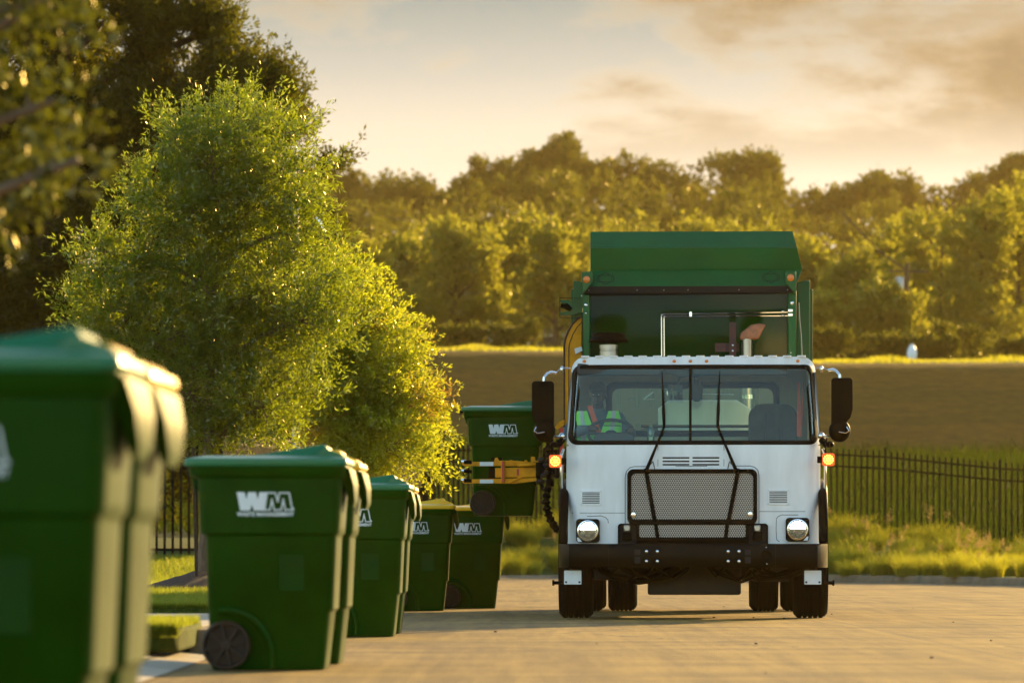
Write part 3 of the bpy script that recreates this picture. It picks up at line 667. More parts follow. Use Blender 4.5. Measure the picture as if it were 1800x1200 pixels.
# wooded hill
prof = [(300, 330), (560, 300), (600, 305), (640, 320), (680, 312), (730, 318), (770, 330), (800, 338), (830, 305), (855, 288), (900, 290), (940, 280), (965, 268), (985, 250), (1010, 262), (1020, 292), (1060, 290), (1100, 285), (1150, 290),
        (1190, 320), (1215, 315), (1250, 292), (1290, 278), (1330, 276), (1362, 292), (1380, 340), (1420, 350), (1470, 345), (1510, 318), (1545, 310), (1590, 325), (1640, 335), (1700, 325), (1750, 305), (1790, 290), (1840, 285), (1980, 290)]
PV = []
for row, Yr in enumerate((545, 500, 455, 410, 365)):
    x = 540.0 if row > 1 else 300.0
    while x < 1900:
        s = Yr/F; tp = lerp_pts(x, prof)+row*32+(random.uniform(-2, 5) if row == 0 else random.uniform(-4, 26)); w_ = random.uniform(20, 36) if row == 0 else random.uniform(40, 75)
        hgt_ = random.uniform(55, 80) if row == 0 else random.uniform(70, 110)
        lobes = []
        for k in range(5):
            lobes.append(((((x-900)+random.uniform(-w_, w_)*0.6*(0 if k == 0 else 1))*s, Yr+random.uniform(-3, 3), CH+(HY-tp-(14 if k == 0 else random.uniform(20, hgt_)))*s), (w_*s*random.uniform(.38, .6), w_*s*.6, random.uniform(14, 24)*s)))
        P, D = crown_pts(lobes, 110 if row == 0 else 85, 0.4, -0.2, 0.3, random.uniform(0, 30))
        V, T = twig_leaves(P, D, 9, 1.2, 0.60, 0.36, 0.3); PV.append(V)
        x += w_*0.85
for px_, pt_, w_ in ((838, 288, 16), (852, 284, 16), (880, 293, 14), (905, 288, 15), (930, 278, 14), (958, 272, 14), (972, 262, 13), (986, 247, 13), (998, 250, 11), (990, 268, 18), (1002, 275, 14), (1320, 275, 22), (1350, 282, 18), (1300, 280, 20), (1530, 312, 18), (1552, 315, 16), (1765, 296, 16), (1790, 287, 14), (1700, 322, 16)):
    s = 545/F; P, D = crown_pts([(((px_-900)*s, 545, CH+(HY-pt_-w_*.8)*s), (w_*s*.8, w_*s*.7, w_*s*.8)), (((px_-900)*s, 545, CH+(HY-pt_-w_*2)*s), (w_*s, w_*s*.7, w_*s))], 90, 0.35, -0.2, 0.3, px_)
    V, T = twig_leaves(P, D, 9, 1.0, 0.55, 0.33, 0.3); PV.append(V)
wd = np_mesh('distant_woods', np.concatenate(PV), 4, M['leaffar2']); tag(wd, 'hazy golden wooded hillside rising behind the embankment trees', 'woods', kind='stuff')
# houses behind the trees, utility pole, street lamp, white tank
M['brick'] = mat('house_brick', (0.30, 0.20, 0.12), 0.9, var=0.2, scale=3); M['cream'] = mat('cream_trim', (0.62, 0.58, 0.48), 0.7); M['roofm'] = mat('shingle_roof', (0.20, 0.14, 0.09), 0.9, var=0.25, scale=4)
M['winm'] = mat('window_pane', (0.04, 0.04, 0.04), 0.15)
def house(px, Y, W_, H_, rise, label, zb_, cols):
    c = at(px, 600, Y); t = empty('house', (c.x, Y, zb_)); tag(t, label, 'house')
    b = MB().box(-W_/2, W_/2, 0, 8, 0, H_); b.build('wall', M['brick'], t)
    r_ = MB(); r_.prism([(-0.9, H_+0.003), (4, H_+rise), (8.9, H_+0.003)], -W_/2-0.5, W_/2+0.5, 'x'); r_.build('roof', M['roofm'], t)
    for k in range(cols):
        xx = -W_/2+0.4+(W_-0.8)*k/(cols-1); MB().box(xx-0.13, xx+0.13, -0.8, -0.55, 0, H_).build('porch_column', M['cream'], t)
        if k < cols-1:
            xm = xx+(W_-0.8)/(cols-1)/2
            f = MB(); f.box(xm-0.6, xm+0.6, -0.06, 0.003, 0.9, 2.1); wf = f.build('window', M['cream'], t)
            MB().box(xm-0.5, xm+0.5, -0.08, -0.061, 1.0, 2.0).build('pane', M['winm'], wf)
house(960, 292, 12.0, 3.3, 1.6, 'long low brick house with pale porch columns behind the trees', 11.6, 6)
house(748, 300, 3.6, 3.0, 1.4, 'pale roofed shed under the widest tree behind the embankment', 12.3, 2)
c = at(1594, 560, 250); t = empty('utility_pole', (c.x, 250, 9.6)); tag(t, 'thin grey utility pole among the trees on the right', 'utility pole')
top_ = at(1594, 462, 250).z-9.6
MB().tube([(0, 0, 0), (0, 0, top_)], [0.16, 0.11], 8).build('pole', M['barkdark'], t)
MB().box(-1.1, 1.1, -0.06, 0.06, top_-0.5, top_-0.38).build('crossarm', M['barkdark'], t)
MB().lathe((-0.38, -0.1, top_-1.5), [(0.01, 0), (0.22, 0.02), (0.24, 0.7), (0.2, 0.78), (0.01, 0.8)], 12).build('transformer', M['steel'], t)
MB().tube([(0, 0, top_-0.4), (-1.6, -.2, top_+0.7), (-3.4, -.5, top_+2.6)], 0.05, 5).build('wire', M['barkdark'], t)
c = at(1603, 612, 232); wt = MB(); wt.lathe((0, 0, 0), [(0.02, -0.4), (0.20, -0.4), (0.25, -0.15), (0.22, 0.05), (0.13, 0.24), (0.05, 0.33), (0.01, 0.34)], 14)
wo_ = wt.build('white_post', M['white']); wo_.location = (c.x, 232, h(c.x, 232)+0.45); tag(wo_, 'small bright white rounded marker on the embankment crest', 'marker')
t = empty('street_lamp', (at(520, 960, 75).x, 75, 0.2)); tag(t, 'street lamp with pale slanting head poking out of the green crown', 'street lamp')
a0 = at(520, 330, 75); a1 = at(557, 384, 75); a2 = at(570, 408, 75); bx = t.location.x
MB().tube([(0, 0, 0), (0, 0, a0.z-0.2-0.4)], [0.07, 0.05], 10).build('pole', M['steel'], t)
MB().tube([(0, 0, a0.z-0.6), (0.12, 0, a0.z-0.45), (a1.x-bx, 0, a1.z-0.2)], [0.03, 0.03, 0.025], 8).build('arm', M['steel'], t)
MB().tube([(a1.x-bx-.02, 0, a1.z-0.2+.02), (a1.x-bx+.05, 0, a1.z-0.26), (a2.x-bx, 0, a2.z-0.2)], [0.02, 0.032, 0.02], 10).build('lamp_head', M['chrome'], t)
# ------------------------------------------------------------------ wheelie bins
def text_mesh(txt, size, sx=1.0, shear=0.0, ext=0.0):
    cu = bpy.data.curves.new('t', 'FONT'); cu.body = txt; cu.size = size; cu.align_x = 'CENTER'; cu.align_y = 'CENTER'; cu.shear = shear; cu.offset = size*0.035
    o = bpy.data.objects.new('t', cu); C.objects.link(o); dg = bpy.context.evaluated_depsgraph_get(); dg.update()
    me = bpy.data.meshes.new_from_object(o.evaluated_get(dg)); vs = [(v.co.x*sx, v.co.y) for v in me.vertices]; fs = [tuple(p.vertices) for p in me.polygons]
    bpy.data.objects.remove(o); bpy.data.curves.remove(cu); bpy.data.meshes.remove(me); return vs, fs
def wm_logo(mb, plane):
    """block letters: a solid W and an outlined M, the small words under them; plane maps (u, v) to 3D; about 0.30 m wide"""
    def poly(p): mb.add([plane(u, v) for u, v in p], [tuple(range(len(p)))])
    def quadstrip(pts, wd):
        n = len(pts)
        for i in range(n):
            a = Vector(pts[i]); b = Vector(pts[(i+1) % n]); d = (b-a).normalized(); nn = Vector((-d.y, d.x))*wd/2; e = d*wd/2
            poly([a-nn-e, b-nn+e, b+nn+e, a+nn-e])
    K = lambda P: [((x-905)/4230.0, (595-y)/4130.0) for x, y in P]
    poly(K([(275,195),(448,195),(487,350),(526,195),(698,195),(737,355),(776,195),(952,195),(882,590),(652,590),(607,465),(566,590),(350,590)])[::-1])
    quadstrip(K([(945,210),(1125,210),(1180,400),(1215,210),(1430,210),(1500,575),(1345,575),(1300,345),(1255,575),(1100,575),(1050,345),(1005,575),(890,575)]), 0.0072)
    poly(K([(1180,400),(1165,300),(1195,300)])); poly(K([(1050,345),(1030,470),(1070,470)])); poly(K([(1300,345),(1280,470),(1320,470)]))
    poly(K([(1485,530),(1535,530),(1545,580),(1490,585)]))
    vs, fs = text_mesh('WASTE MANAGEMENT', 0.029, 1.0, 0.0)
    xs = [v[0] for v in vs]; k = 0.298/(max(xs)-min(xs)); c0 = (max(xs)+min(xs))/2
    mb.add([plane((u-c0)*k, v-0.0185) for u, v in vs], fs)
def sec(xb, xf, hw, z, r):
    return [(x, y, z) for x, y in rrect(xb, xf, -hw, hw, r, 4)]
def make_bin():
    t = empty('wheelie_bin')
    b = MB()
    b.rings([sec(-0.285, 0.300, 0.255, 0.0, 0.04), sec(-0.293, 0.306, 0.262, 0.02, 0.05), sec(-0.305, 0.335, 0.280, 0.295, 0.05), sec(-0.307, 0.352, 0.292, 0.315, 0.05),
             sec(-0.315, 0.368, 0.312, 0.685, 0.05), sec(-0.320, 0.370, 0.314, 0.697, 0.05), sec(-0.343, 0.382, 0.330, 0.712, 0.055), sec(-0.346, 0.386, 0.333, 0.74, 0.055), sec(-0.360, 0.402, 0.348, 1.0, 0.06)])
    b.build('body', M['bin'], t)
    rm = MB()
    rm.rings([sec(-0.372, 0.412, 0.350, 0.995, 0.06), sec(-0.400, 0.420, 0.366, 1.015, 0.07), sec(-0.408, 0.425, 0.370, 1.060, 0.07)])
    # lifting flap along the front
    fl = [(0.38, 1.055), (0.436, 1.05), (0.456, 0.965), (0.458, 0.88), (0.446, 0.845), (0.430, 0.86), (0.412, 0.94), (0.385, 0.985)]
    hwf = lambda z: 0.13+0.19*min(1, max(0, (z-0.845)/0.205))**0.7
    rm.rings([[(x, -hwf(z)*k, z) for x, z in fl] for k in (1, 0.33, -0.33, -1)])
    # shoulders under the rim at the handle side
    rm.prism([(-0.36, 0.99), (-0.40, 1.02), (-0.37, 0.93)], -0.28, 0.28, 'y')
    rm.build('rim', M['bin'], t, bevel=0.006)
    # wheel arch and ribs on both sides
    for s in (-1, 1):
        ar = MB()
        pts = [(-0.207+0.235*math.cos(a), s*(0.266+0.03*max(0, math.sin(a))), 0.075+0.235*math.sin(a)) for a in [R(x) for x in range(0, 101, 10)]]
        pts = [(-0.207+0.235, s*0.262, 0.008)]+pts
        ar.tube(pts, [0.022]*len(pts), 8)
        ar.prism(rrect(0.07, 0.20, 0.41, 0.62, 0.008, 2), s*0.288, s*0.3075 if s > 0 else -0.3075, 'y')
        ar.build('wheel_arch', M['bin'], t)
    for s in (-1, 1):
        wh = MB(); c = (-0.207, s*0.285, 0.128)
        wh.lathe(c, [(0.006, s*0.0), (0.108, s*0.0), (0.116, -s*0.006), (0.128, s*0.004), (0.130, s*0.03), (0.124, s*0.046), (0.112, s*0.046), (0.106, s*0.008), (0.030, s*0.008), (0.027, s*0.05), (0.006, s*0.052)], 32, 'y')
        for k in range(8):
            a = math.pi*2*k/8+0.2; u = Vector((math.cos(a), 0, math.sin(a))); v = Vector((-math.sin(a), 0, math.cos(a))); o_ = Vector(c)
            q = [o_+u*0.022+v*0.009, o_+u*0.022-v*0.009, o_+u*0.110-v*0.007, o_+u*0.110+v*0.007]
            wh.add([p+Vector((0, s*0.006, 0)) for p in q]+[p+Vector((0, s*0.044, 0)) for p in q], [(0,1,2,3),(7,6,5,4),(0,4,5,1),(1,5,6,2),(2,6,7,3),(3,7,4,0)])
        wh.build('wheel', M['wheelp'], t)
    MB().tube([(-0.425, -0.30, 1.058), (-0.425, 0.30, 1.058)], 0.017, 12).build('handle', M['black'], t)
    # lid: skirt, slightly crowned top, raised wedge with a shadowed finger recess
    ld = MB()
    ld.rings([sec(-0.425, 0.425, 0.374, 1.060, 0.05), sec(-0.428, 0.434, 0.380, 1.075, 0.055), sec(-0.42, 0.428, 0.376, 1.100, 0.055), sec(-0.33, 0.36, 0.31, 1.116, 0.05)])
    wd = [(-0.15, 1.105), (0.27, 1.172), (0.296, 1.176), (0.312, 1.166), (0.335, 1.112), (0.335, 1.10), (-0.15, 1.10)]
    rings = []
    for y, k in ((-0.27, 0.0), (-0.235, 1.0), (0.235, 1.0), (0.27, 0.0)):
        rings.append([(x, y, 1.10+(z-1.10)*k if z > 1.10 else z) for x, z in wd])
    ld.rings(rings)
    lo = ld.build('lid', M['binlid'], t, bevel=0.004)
    rc = MB(); rc.prism([(0.262, 1.122), (0.30, 1.158), (0.395, 1.122), (0.405, 1.108), (0.27, 1.108)], -0.287, 0.287, 'y')
    rc.build('lid_handle', M['binlid'], lo)
    lg = MB()
    def front(u, v):
        z = 0.828+v; hw = 0.333+(z-0.74)*(0.348-0.333)/0.26; return (u+0.0, -hw-0.0025, z)
    def back(u, v):
        z = 0.828+v; hw = 0.333+(z-0.74)*(0.348-0.333)/0.26; return (-u, hw+0.0025, z)
    for f_ in (front, back):
        lg = MB(); wm_logo(lg, f_); me = bpy.data.meshes.new('logo'); me.from_pydata(lg.v, [], lg.f); me.materials.append(M['decal'])
        o = bpy.data.objects.new('logo', me); C.objects.link(o); o.parent = t
    return t
proto = make_bin()
def recolour(root, mt):
    for ch in kids(root):
        if ch.name.startswith('lid'):
            for o in [ch]+kids(ch): o.material_slots[0].link = 'OBJECT'; o.material_slots[0].material = mt
BINS = [(-1.388, 12.30, 0.0, -1.0, False, 'nearest green wheeled bin, large and blurred, cut off by the left edge, green lid'),
        (-1.378, 13.25, 0.0, -1.5, True, 'blurred green wheeled bin with yellow lid just behind the nearest one at the left edge'),
        (-1.280, 25.55, 0.0, -1.0, False, 'fully visible green wheeled bin with green lid and whole white logo, left of centre'),
        (-1.251, 26.85, 0.0, -1.2, True, 'green wheeled bin with yellow lid tucked right behind the bin with the whole white logo'),
        (-1.164, 35.45, 0.0, -0.6, False, 'green wheeled bin with green lid in the middle pair, half of its logo hidden'),
        (-1.150, 36.75, 0.0, -0.5, True, 'green wheeled bin with yellow lid peeking out behind the middle pair front bin'),
        (-1.020, 50.90, 0.0, 0.5, True, 'dark green wheeled bin with yellow lid, left one of the farthest pair'),
        (-0.490, 53.00, 0.0, 1.5, True, 'dark green wheeled bin with yellow lid standing right under the lifted bin'),
        (-0.095, 49.45, 0.985, 0.8, False, 'green wheeled bin lifted off the ground in the yellow gripper arms of the truck')]
for i, (x, y, z, rz, yl, lb_) in enumerate(BINS):
    o = proto if i == 0 else copy_tree(proto)
    o.location = (x, y, z if z else zr(x, y)+0.005); o.rotation_euler = (0, 0, R(rz)); tag(o, lb_, 'bin', 'green wheeled refuse bins')
    if yl: recolour(o, M['ylid'])
BINS_HELD = o
# ------------------------------------------------------------------ truck
TY = 44.0; TX = 318.5*TY/F
truck = empty('garbage_truck', (TX, TY, 0), -math.atan2(318.5, F)); tag(truck, 'white cab garbage truck with green hopper driving towards the viewer, headlights on', 'truck')
def L(px, py, y): s = (TY+y)/F; return Vector(((px-1218.5)*s, y, CH+(HY-py)*s))
T = truck
# --- cab shell
def hw_at(z): return lerp_pts(z, [(0.66, 1.150), (0.9, 1.163), (1.55, 1.163), (1.9, 1.150), (2.30, 1.118), (2.5, 1.10)])
def yfront(x, z):
    y = 0.12+max(0, z-1.55)*0.10
    a = abs(x)/hw_at(z); y += 0.03*a*a+0.16*max(0, (a-0.90)/0.10)**2.2
    return y
def outline_cab(n=10, rt=0.13, zb=0.685, zt=2.400):
    """silhouette of the cab seen from the front, as (x,z), anticlockwise from bottom right"""
    P = []
    for k in range(9): z = zb+(zt-rt-zb)*k/8; P.append((hw_at(z), z))
    for k in range(1, n+1):
        a = R(90*k/n); P.append((hw_at(zt-rt)-rt+rt*math.cos(a), zt-rt+rt*math.sin(a)))
    for k in range(1, 12): P.append(((hw_at(zt-rt)-rt)*(1-2*k/12), zt))
    for k in range(n+1):
        a = R(90+90*k/n); P.append((-(hw_at(zt-rt)-rt)+rt*math.cos(a), zt-rt+rt*math.sin(a)))
    for k in range(1, 9): z = (zt-rt)+(zb-(zt-rt))*k/8; P.append((-hw_at(z), z))
    return P
# windshield opening
WZ0, WZ1, WB, WT, WR = 1.600, 2.322, 1.146, 1.100, 0.085
def wshield(inset=0.0, n=6):
    z0, z1 = WZ0+inset, WZ1-inset; P = []
    def hw(z): return WB+(WT-WB)*(z-WZ0)/(WZ1-WZ0)-inset
    r = WR-inset*0.6
    for sx, zc, a0 in ((1, z1-r, 0), (-1, z1-r, 90), (-1, z0+r, 180), (1, z0+r, 270)):
        for k in range(n+1):
            a = R(a0+90*k/n); xc = sx*(hw(zc)-r); P.append((xc+r*math.cos(a), zc+r*math.sin(a)))
        # subdivide long top/bottom runs
        if a0 in (0, 180):
            zz = z1 if a0 == 0 else z0; xa = P[-1][0]; xb = -xa
            for k in range(1, 12): P.append((xa+(xb-xa)*k/12, zz))
    return P
wo2 = wshield(); wi2 = wshield(0.036)
# front skin: grid below the glass, mask round it
cab = MB(); lin = MB()
def skin_grid(z0, z1, nz_, hwf, dst, dy=0.0):
    nx = 44; rings = []
    for j in range(nz_+1):
        z = z0+(z1-z0)*j/nz_; row = []
        for i in range(nx+1):
            u = -1+2*i/nx; u = math.copysign(abs(u)**0.75, u); x = u*hwf(z); row.append((x, yfront(x, z)+dy, z))
        rings.append(row)
    dst.rings(rings, cap=False, closed=False)
skin_grid(0.685, WZ0-0.012, 12, hw_at, cab)
# pillars/roof front: ring between outer silhouette (above z=WZ0-.012) and windshield outline
out = outline_cab(); top = [p for p in out if p[1] >= WZ0-0.012+1e-6]
zc0 = WZ0-0.012; top = [(hw_at(zc0), zc0)]+top+[(-hw_at(zc0), zc0)]
def resample(P, n):
    d = [0]
    for a, b in zip(P, P[1:]): d.append(d[-1]+math.dist(a, b))
    o = []
    for k in range(n):
        t = d[-1]*k/(n-1); i = max(0, min(len(d)-2, next((j for j in range(len(d)-1) if d[j+1] >= t-1e-9), len(d)-2)))
        f = (t-d[i])/max(1e-9, d[i+1]-d[i]); o.append((P[i][0]+(P[i+1][0]-P[i][0])*f, P[i][1]+(P[i+1][1]-P[i][1])*f))
    return o
# inner path: start bottom-right corner round the top to bottom-left corner, then bottom closes
ir = wshield(); # starts at right/top corner
n6 = 7
seg_top = ir[0:n6+11+n6]                       # right top corner .. left top corner
rb = ir[-n6:]                                   # right bottom corner (270..360)
lb2 = ir[n6+11+n6:n6+11+n6+n6]                  # left bottom corner (180..270)
inner = rb+seg_top+lb2
NO = 90
oo = resample([(hw_at(zc0)*0.9, zc0)]+top+[(-hw_at(zc0)*0.9, zc0)], NO); ii = resample(inner, NO)
cab.rings([[(x, yfront(x, z), z) for x, z in oo], [(x*.5+u*.5, yfront(x*.5+u*.5, z*.5+v*.5), z*.5+v*.5) for (x, z), (u, v) in zip(oo, ii)], [(x, yfront(x, z), z) for x, z in ii]], cap=False, closed=False)
# strip below the glass
bx_ = [(-1.146*0.93+2*1.146*0.93*k/30) for k in range(31)]
cab.rings([[(x, yfront(x, zc0), zc0) for x in bx_], [(x, yfront(x, WZ0+0.002), WZ0+0.002) for x in bx_]], cap=False, closed=False)
# roof and sides back to the rear wall, with door windows
CB = 1.95
roofo = [p for p in outline_cab() if p[1] > 2.25]
cab.rings([[(x, yfront(x, z), z) for x, z in roofo], [(x, CB, z) for x, z in roofo]], cap=False, closed=False)
SW = rrect(0.62, 1.55, 1.56, 2.16, 0.09, 5)      # door window (y, z)
def wall_hole(dst, rect, hole, f):
    """flat wall with a rounded hole; rect and hole in (u, v), f maps to 3D"""
    u0, u1, v0, v1 = rect; cu = (min(p[0] for p in hole)+max(p[0] for p in hole))/2; cv = (min(p[1] for p in hole)+max(p[1] for p in hole))/2
    outp = []; hh = []
    for a, b in zip(hole, hole[1:]+hole[:1]):
        m_ = max(1, int(math.dist(a, b)/0.08)); hh += [(a[0]+(b[0]-a[0])*k/m_, a[1]+(b[1]-a[1])*k/m_) for k in range(m_)]
    hole = hh
    for u, v in hole:
        du, dv = u-cu, v-cv; k = min((u1-cu)/du if du > 1e-9 else (u0-cu)/du if du < -1e-9 else 1e9, (v1-cv)/dv if dv > 1e-9 else (v0-cv)/dv if dv < -1e-9 else 1e9)
        outp.append((cu+du*k, cv+dv*k))
    n = len(hole); dst.add([f(*p) for p in hole]+[f(*p) for p in outp], [(i, (i+1) % n, (i+1) % n+n, i+n) for i in range(n)])
    for cx, cy in ((u0, v0), (u1, v0), (u1, v1), (u0, v1)):   # corners
        best = sorted(range(n), key=lambda i: math.dist(outp[i], (cx, cy)))
        a = next(i for i in best if abs(outp[i][0]-cx) < 1e-6); b = next(i for i in best if abs(outp[i][1]-cy) < 1e-6)
        if a != b: dst.add([f(*outp[a]), f(cx, cy), f(*outp[b])], [(0, 1, 2)])
for s in (-1, 1):
    wall_hole(cab, (yfront(1.163, 1.5), CB, 0.9, 2.27), SW, lambda u, v, s=s: (s*hw_at(v), u, v))
    wall_hole(lin, (0.34, CB-0.03, 1.0, 2.33), SW, lambda u, v, s=s: (s*(hw_at(v)-0.045), u, v))
RW = rrect(-0.80, 0.79, 1.74, 2.20, 0.075, 5)
wall_hole(cab, (-1.12, 1.12, 0.9, 2.398), RW, lambda u, v: (u, CB, v))
wall_hole(lin, (-1.08, 1.08, 1.0, 2.34), RW, lambda u, v: (u, CB-0.04, v))
lin.add([(-1.07, 0.25, 2.352), (1.07, 0.25, 2.352), (1.07, CB-0.03, 2.345), (-1.07, CB-0.03, 2.345)], [(0, 1, 2, 3)])
cab.build('cab_body', M['white'], T, smooth=40)
lin.build('cab_lining', M['liner'], T, smooth=0)
rf = MB()
for k in range(16): xx = -0.99+k*0.132; rf.prism(rrect(xx-0.038, xx+0.038, 0.20, 1.8, 0.02, 2), 2.397, 2.411, 'z')
rf.build('roof_rib', M['white'], T)
# windshield gasket, divider, glass
def ring_sweep(dst, A, B, d0, d1):
    n = len(A)
    dst.rings([[(x, yfront(x, z)+d0, z) for x, z in A], [(x, yfront(x, z)+d0-0.012, z) for x, z in [((a[0]*.7+b[0]*.3), (a[1]*.7+b[1]*.3)) for a, b in zip(A, B)]], [(x, yfront(x, z)+d1-0.010, z) for x, z in [((a[0]*.2+b[0]*.8), (a[1]*.2+b[1]*.8)) for a, b in zip(A, B)]], [(x, yfront(x, z)+d1+0.02, z) for x, z in B]], cap=False)
gk = MB(); ring_sweep(gk, wshield(-0.006), wi2, -0.001, 0.0)
ws = gk.build('windshield_frame', M['rubber'], T, smooth=50)
dv = MB(); zz = [WZ0+0.02+k*(WZ1-WZ0-0.04)/8 for k in range(9)]
XD = -0.026
dv.rings([[(XD-0.012, yfront(0, z)-0.006, z), (XD+0.012, yfront(0, z)-0.006, z), (XD+0.012, yfront(0, z)+0.03, z), (XD-0.012, yfront(0, z)+0.03, z)] for z in zz])
dv.build('windshield_divider', M['rubber'], T)
gl = MB(); nxg = 48; rows = []
for j in range(13):
    t = j/12; z = WZ0+0.02+(WZ1-WZ0-0.04)*t; hwz = (WB+(WT-WB)*t)-0.02
    # follow rounded corners
    e = min(z-WZ0, WZ1-z); 
    if e < WR: hwz -= WR-math.sqrt(max(0, WR*WR-(WR-e)**2))
    rows.append([(-hwz+2*hwz*i/nxg, yfront(-hwz+2*hwz*i/nxg, z)+0.012, z) for i in range(nxg+1)])
gl.rings(rows, cap=False, closed=False); gl.build('windshield', M['glass'], T, smooth=60)
g2 = MB(); g2.add([(u, CB-0.02, v) for u, v in RW], [tuple(range(len(RW)))]); g2.build('rear_window', M['glass2'], T)
fr = MB()
def rim_ring(dst, hole, f, wd=0.03, th=0.02):
    cu = sum(p[0] for p in hole)/len(hole); cv = sum(p[1] for p in hole)/len(hole)
    A = hole; B = []
    for u, v in hole:
        B.append((u+math.copysign(wd, cu-u)*min(1, abs(cu-u)*6), v+math.copysign(wd, cv-v)*min(1, abs(cv-v)*6)))
    O = [(2*a[0]-b[0], 2*a[1]-b[1]) for a, b in zip(A, B)]
    dst.rings([[f(u, v, 0) for u, v in O], [f(u, v, th) for u, v in A], [f(u, v, 0) for u, v in B]], cap=False)
rim_ring(fr, RW, lambda u, v, t: (u, CB-0.042-t, v)); fr.build('rear_window_frame', M['rubber'], T)
for s in (-1, 1):
    g3 = MB(); g3.add([(s*(hw_at(v)-0.02), u, v) for u, v in SW], [tuple(range(len(SW)))])
    if s == 1: g3.build('side_window', M['glass2'], T)
    f3 = MB(); rim_ring(f3, SW, lambda u, v, t, s=s: (s*(hw_at(v)-0.047-t), u, v)); f3.build('side_window_frame', M['rubber'], T)
    # door seam and handle
    dm = MB(); x_ = s*(1.1655)
    for (a, b, c_, d_) in ((0.5, 0.512, 0.95, 2.2), (1.66, 1.672, 0.95, 2.2), (0.5, 1.672, 0.945, 0.955)): dm.box(min(x_, x_-s*.006), max(x_, x_-s*.006), a, b, c_, min(d_, 1.55))
    dm.tube([(x_, 1.50, 1.32), (x_+s*.03, 1.52, 1.32), (x_+s*.03, 1.62, 1.32), (x_, 1.64, 1.32)], 0.008, 6)
    dm.build('door_trim', M['black'], T)
# --- front furniture, all hung from the curved front surface
def fpt(px, py, dy=0.0):
    """point on the cab front that shows at this place of the photograph"""
    y = 0.15
    for _ in range(3): p = L(px, py, y); y = yfront(p.x, p.z)
    p = L(px, py, y); return Vector((p.x, y+dy, p.z))
def fpoly(dst, pts, d0, d1):
    A = [fpt(a, b, -d0) for a, b in pts]; B = [fpt(a, b, -d1) for a, b in pts]; n = len(pts)
    dst.add(A+B, [tuple(range(n)), tuple(range(2*n-1, n-1, -1))]+[(i, i+n, (i+1) % n+n, (i+1) % n) for i in range(n)])
def frect(dst, x0, x1, y0, y1, d0, d1, r=0): fpoly(dst, rrect(x0, x1, y0, y1, r, 4) if r else [(x0, y0), (x1, y0), (x1, y1), (x0, y1)], d0, d1)
sm = MB()
for x in (1156.5, 1272.5): frect(sm, x-0.5, x+0.5, 783, 819, 0.0012, -0.002)
for x0, x1, yy in ((993, 1099, 901), (1334, 1441, 898.5)):
    k = 8
    for i in range(k): frect(sm, x0+(x1-x0)*i/k, x0+(x1-x0)*(i+1)/k, yy-0.5, yy+0.5, 0.0012, -0.002)
def fline(dst, pts, wd=0.5, d=0.0012):
    for a, b in zip(pts, pts[1:]):
        v = Vector((b[0]-a[0], b[1]-a[1])).normalized(); n = Vector((-v.y, v.x))*wd; a = Vector(a); b = Vector(b)
        fpoly(dst, [a-n, b-n, b+n, a+n], d, -0.002)
fline(sm, [(1099, 953), (1099, 838), (1101, 828), (1107, 821.5), (1115, 819.5), (1216, 819), (1318, 818.5), (1326, 820.5), (1332, 826), (1334, 836), (1334, 953)], 0.7)
fline(sm, [(1032, 907), (1056, 906), (1064, 908.5), (1068.5, 913), (1069.5, 919)], 0.6); fline(sm, [(1403, 904.5), (1374, 904.5), (1368, 907), (1364.5, 911), (1364, 930), (1365, 948), (1370, 951.5)], 0.6)
sm.build('panel_seam', M['gap'], T, smooth=0)
sl_ = MB()
for x0, x1 in ((1164.5, 1212), (1217, 1264.5)):
    for yy in (804.3, 810.5, 816.3): fpoly(sl_, rrect(x0, x1, yy-1.5, yy+1.3, 1.3, 3), 0.0015, -0.002)
sl_.build('cowl_vent', M['slot'], T, smooth=0)
for x0, x1, y0, y1 in ((1020, 1057.5, 861.5, 888), (1348.7, 1387, 860, 887)):
    v = MB(); fpoly(v, rrect(x0, x1, y0, y1, 1.5, 3), 0.008, -0.002); vo = v.build('side_vent', M['white'], T, bevel=0.002)
    v = MB()
    for k in range(7): yy = y0+3.2+k*(y1-y0-5.5)/7; frect(v, x0+3.5, x1-3.5, yy, yy+1.5, 0.0095, 0.0)
    v.build('louvre', M['slot'], vo, smooth=0)
    v = MB()
    for a in (x0+1.8, x1-1.8):
        for b in (y0+1.8, y1-1.8): p = fpt(a, b, -0.009); v.ball(tuple(p), 0.0035, 8, 5)
    v.build('screw', M['steel'], vo)
# grille
GD = 0.055
def gy(px, py, d): p = fpt(px, py); q = L(px, py, yfront(0, 1.2)-d); return Vector((q.x, yfront(0, 1.2)-d, q.z))
def gpoly(dst, pts, d0, d1):
    A = [gy(a, b, d0) for a, b in pts]; B = [gy(a, b, d1) for a, b in pts]; n = len(pts)
    dst.add(A+B, [tuple(range(n)), tuple(range(2*n-1, n-1, -1))]+[(i, i+n, (i+1) % n+n, (i+1) % n) for i in range(n)])
def gband(dst, P, Q, d0, d1):
    """closed band between two outlines with equal point counts"""
    n = len(P)
    dst.rings([[gy(*p, d1) for p in P], [gy(*p, d0) for p in P], [gy(*p, d0) for p in Q], [gy(*p, d1) for p in Q]], cap=False)
gb = MB()
PO = rrect(1102.5, 1331, 824, 921, 11, 6); PI = rrect(1109.5, 1324, 831.5, 914, 9, 6)
gband(gb, PO, PI, GD, 0.0)
gpoly(gb, [(1104, 912.5), (1329, 912.5), (1326, 921.5), (1107, 921.5)], GD+.004, 0.0)
gpoly(gb, [(1119, 920), (1315, 920), (1313, 949), (1121, 949)], 0.018, 0.0)
gpoly(gb, [(1088, 944), (1348, 944), (1350, 962), (1086, 962)], 0.008, -0.01)
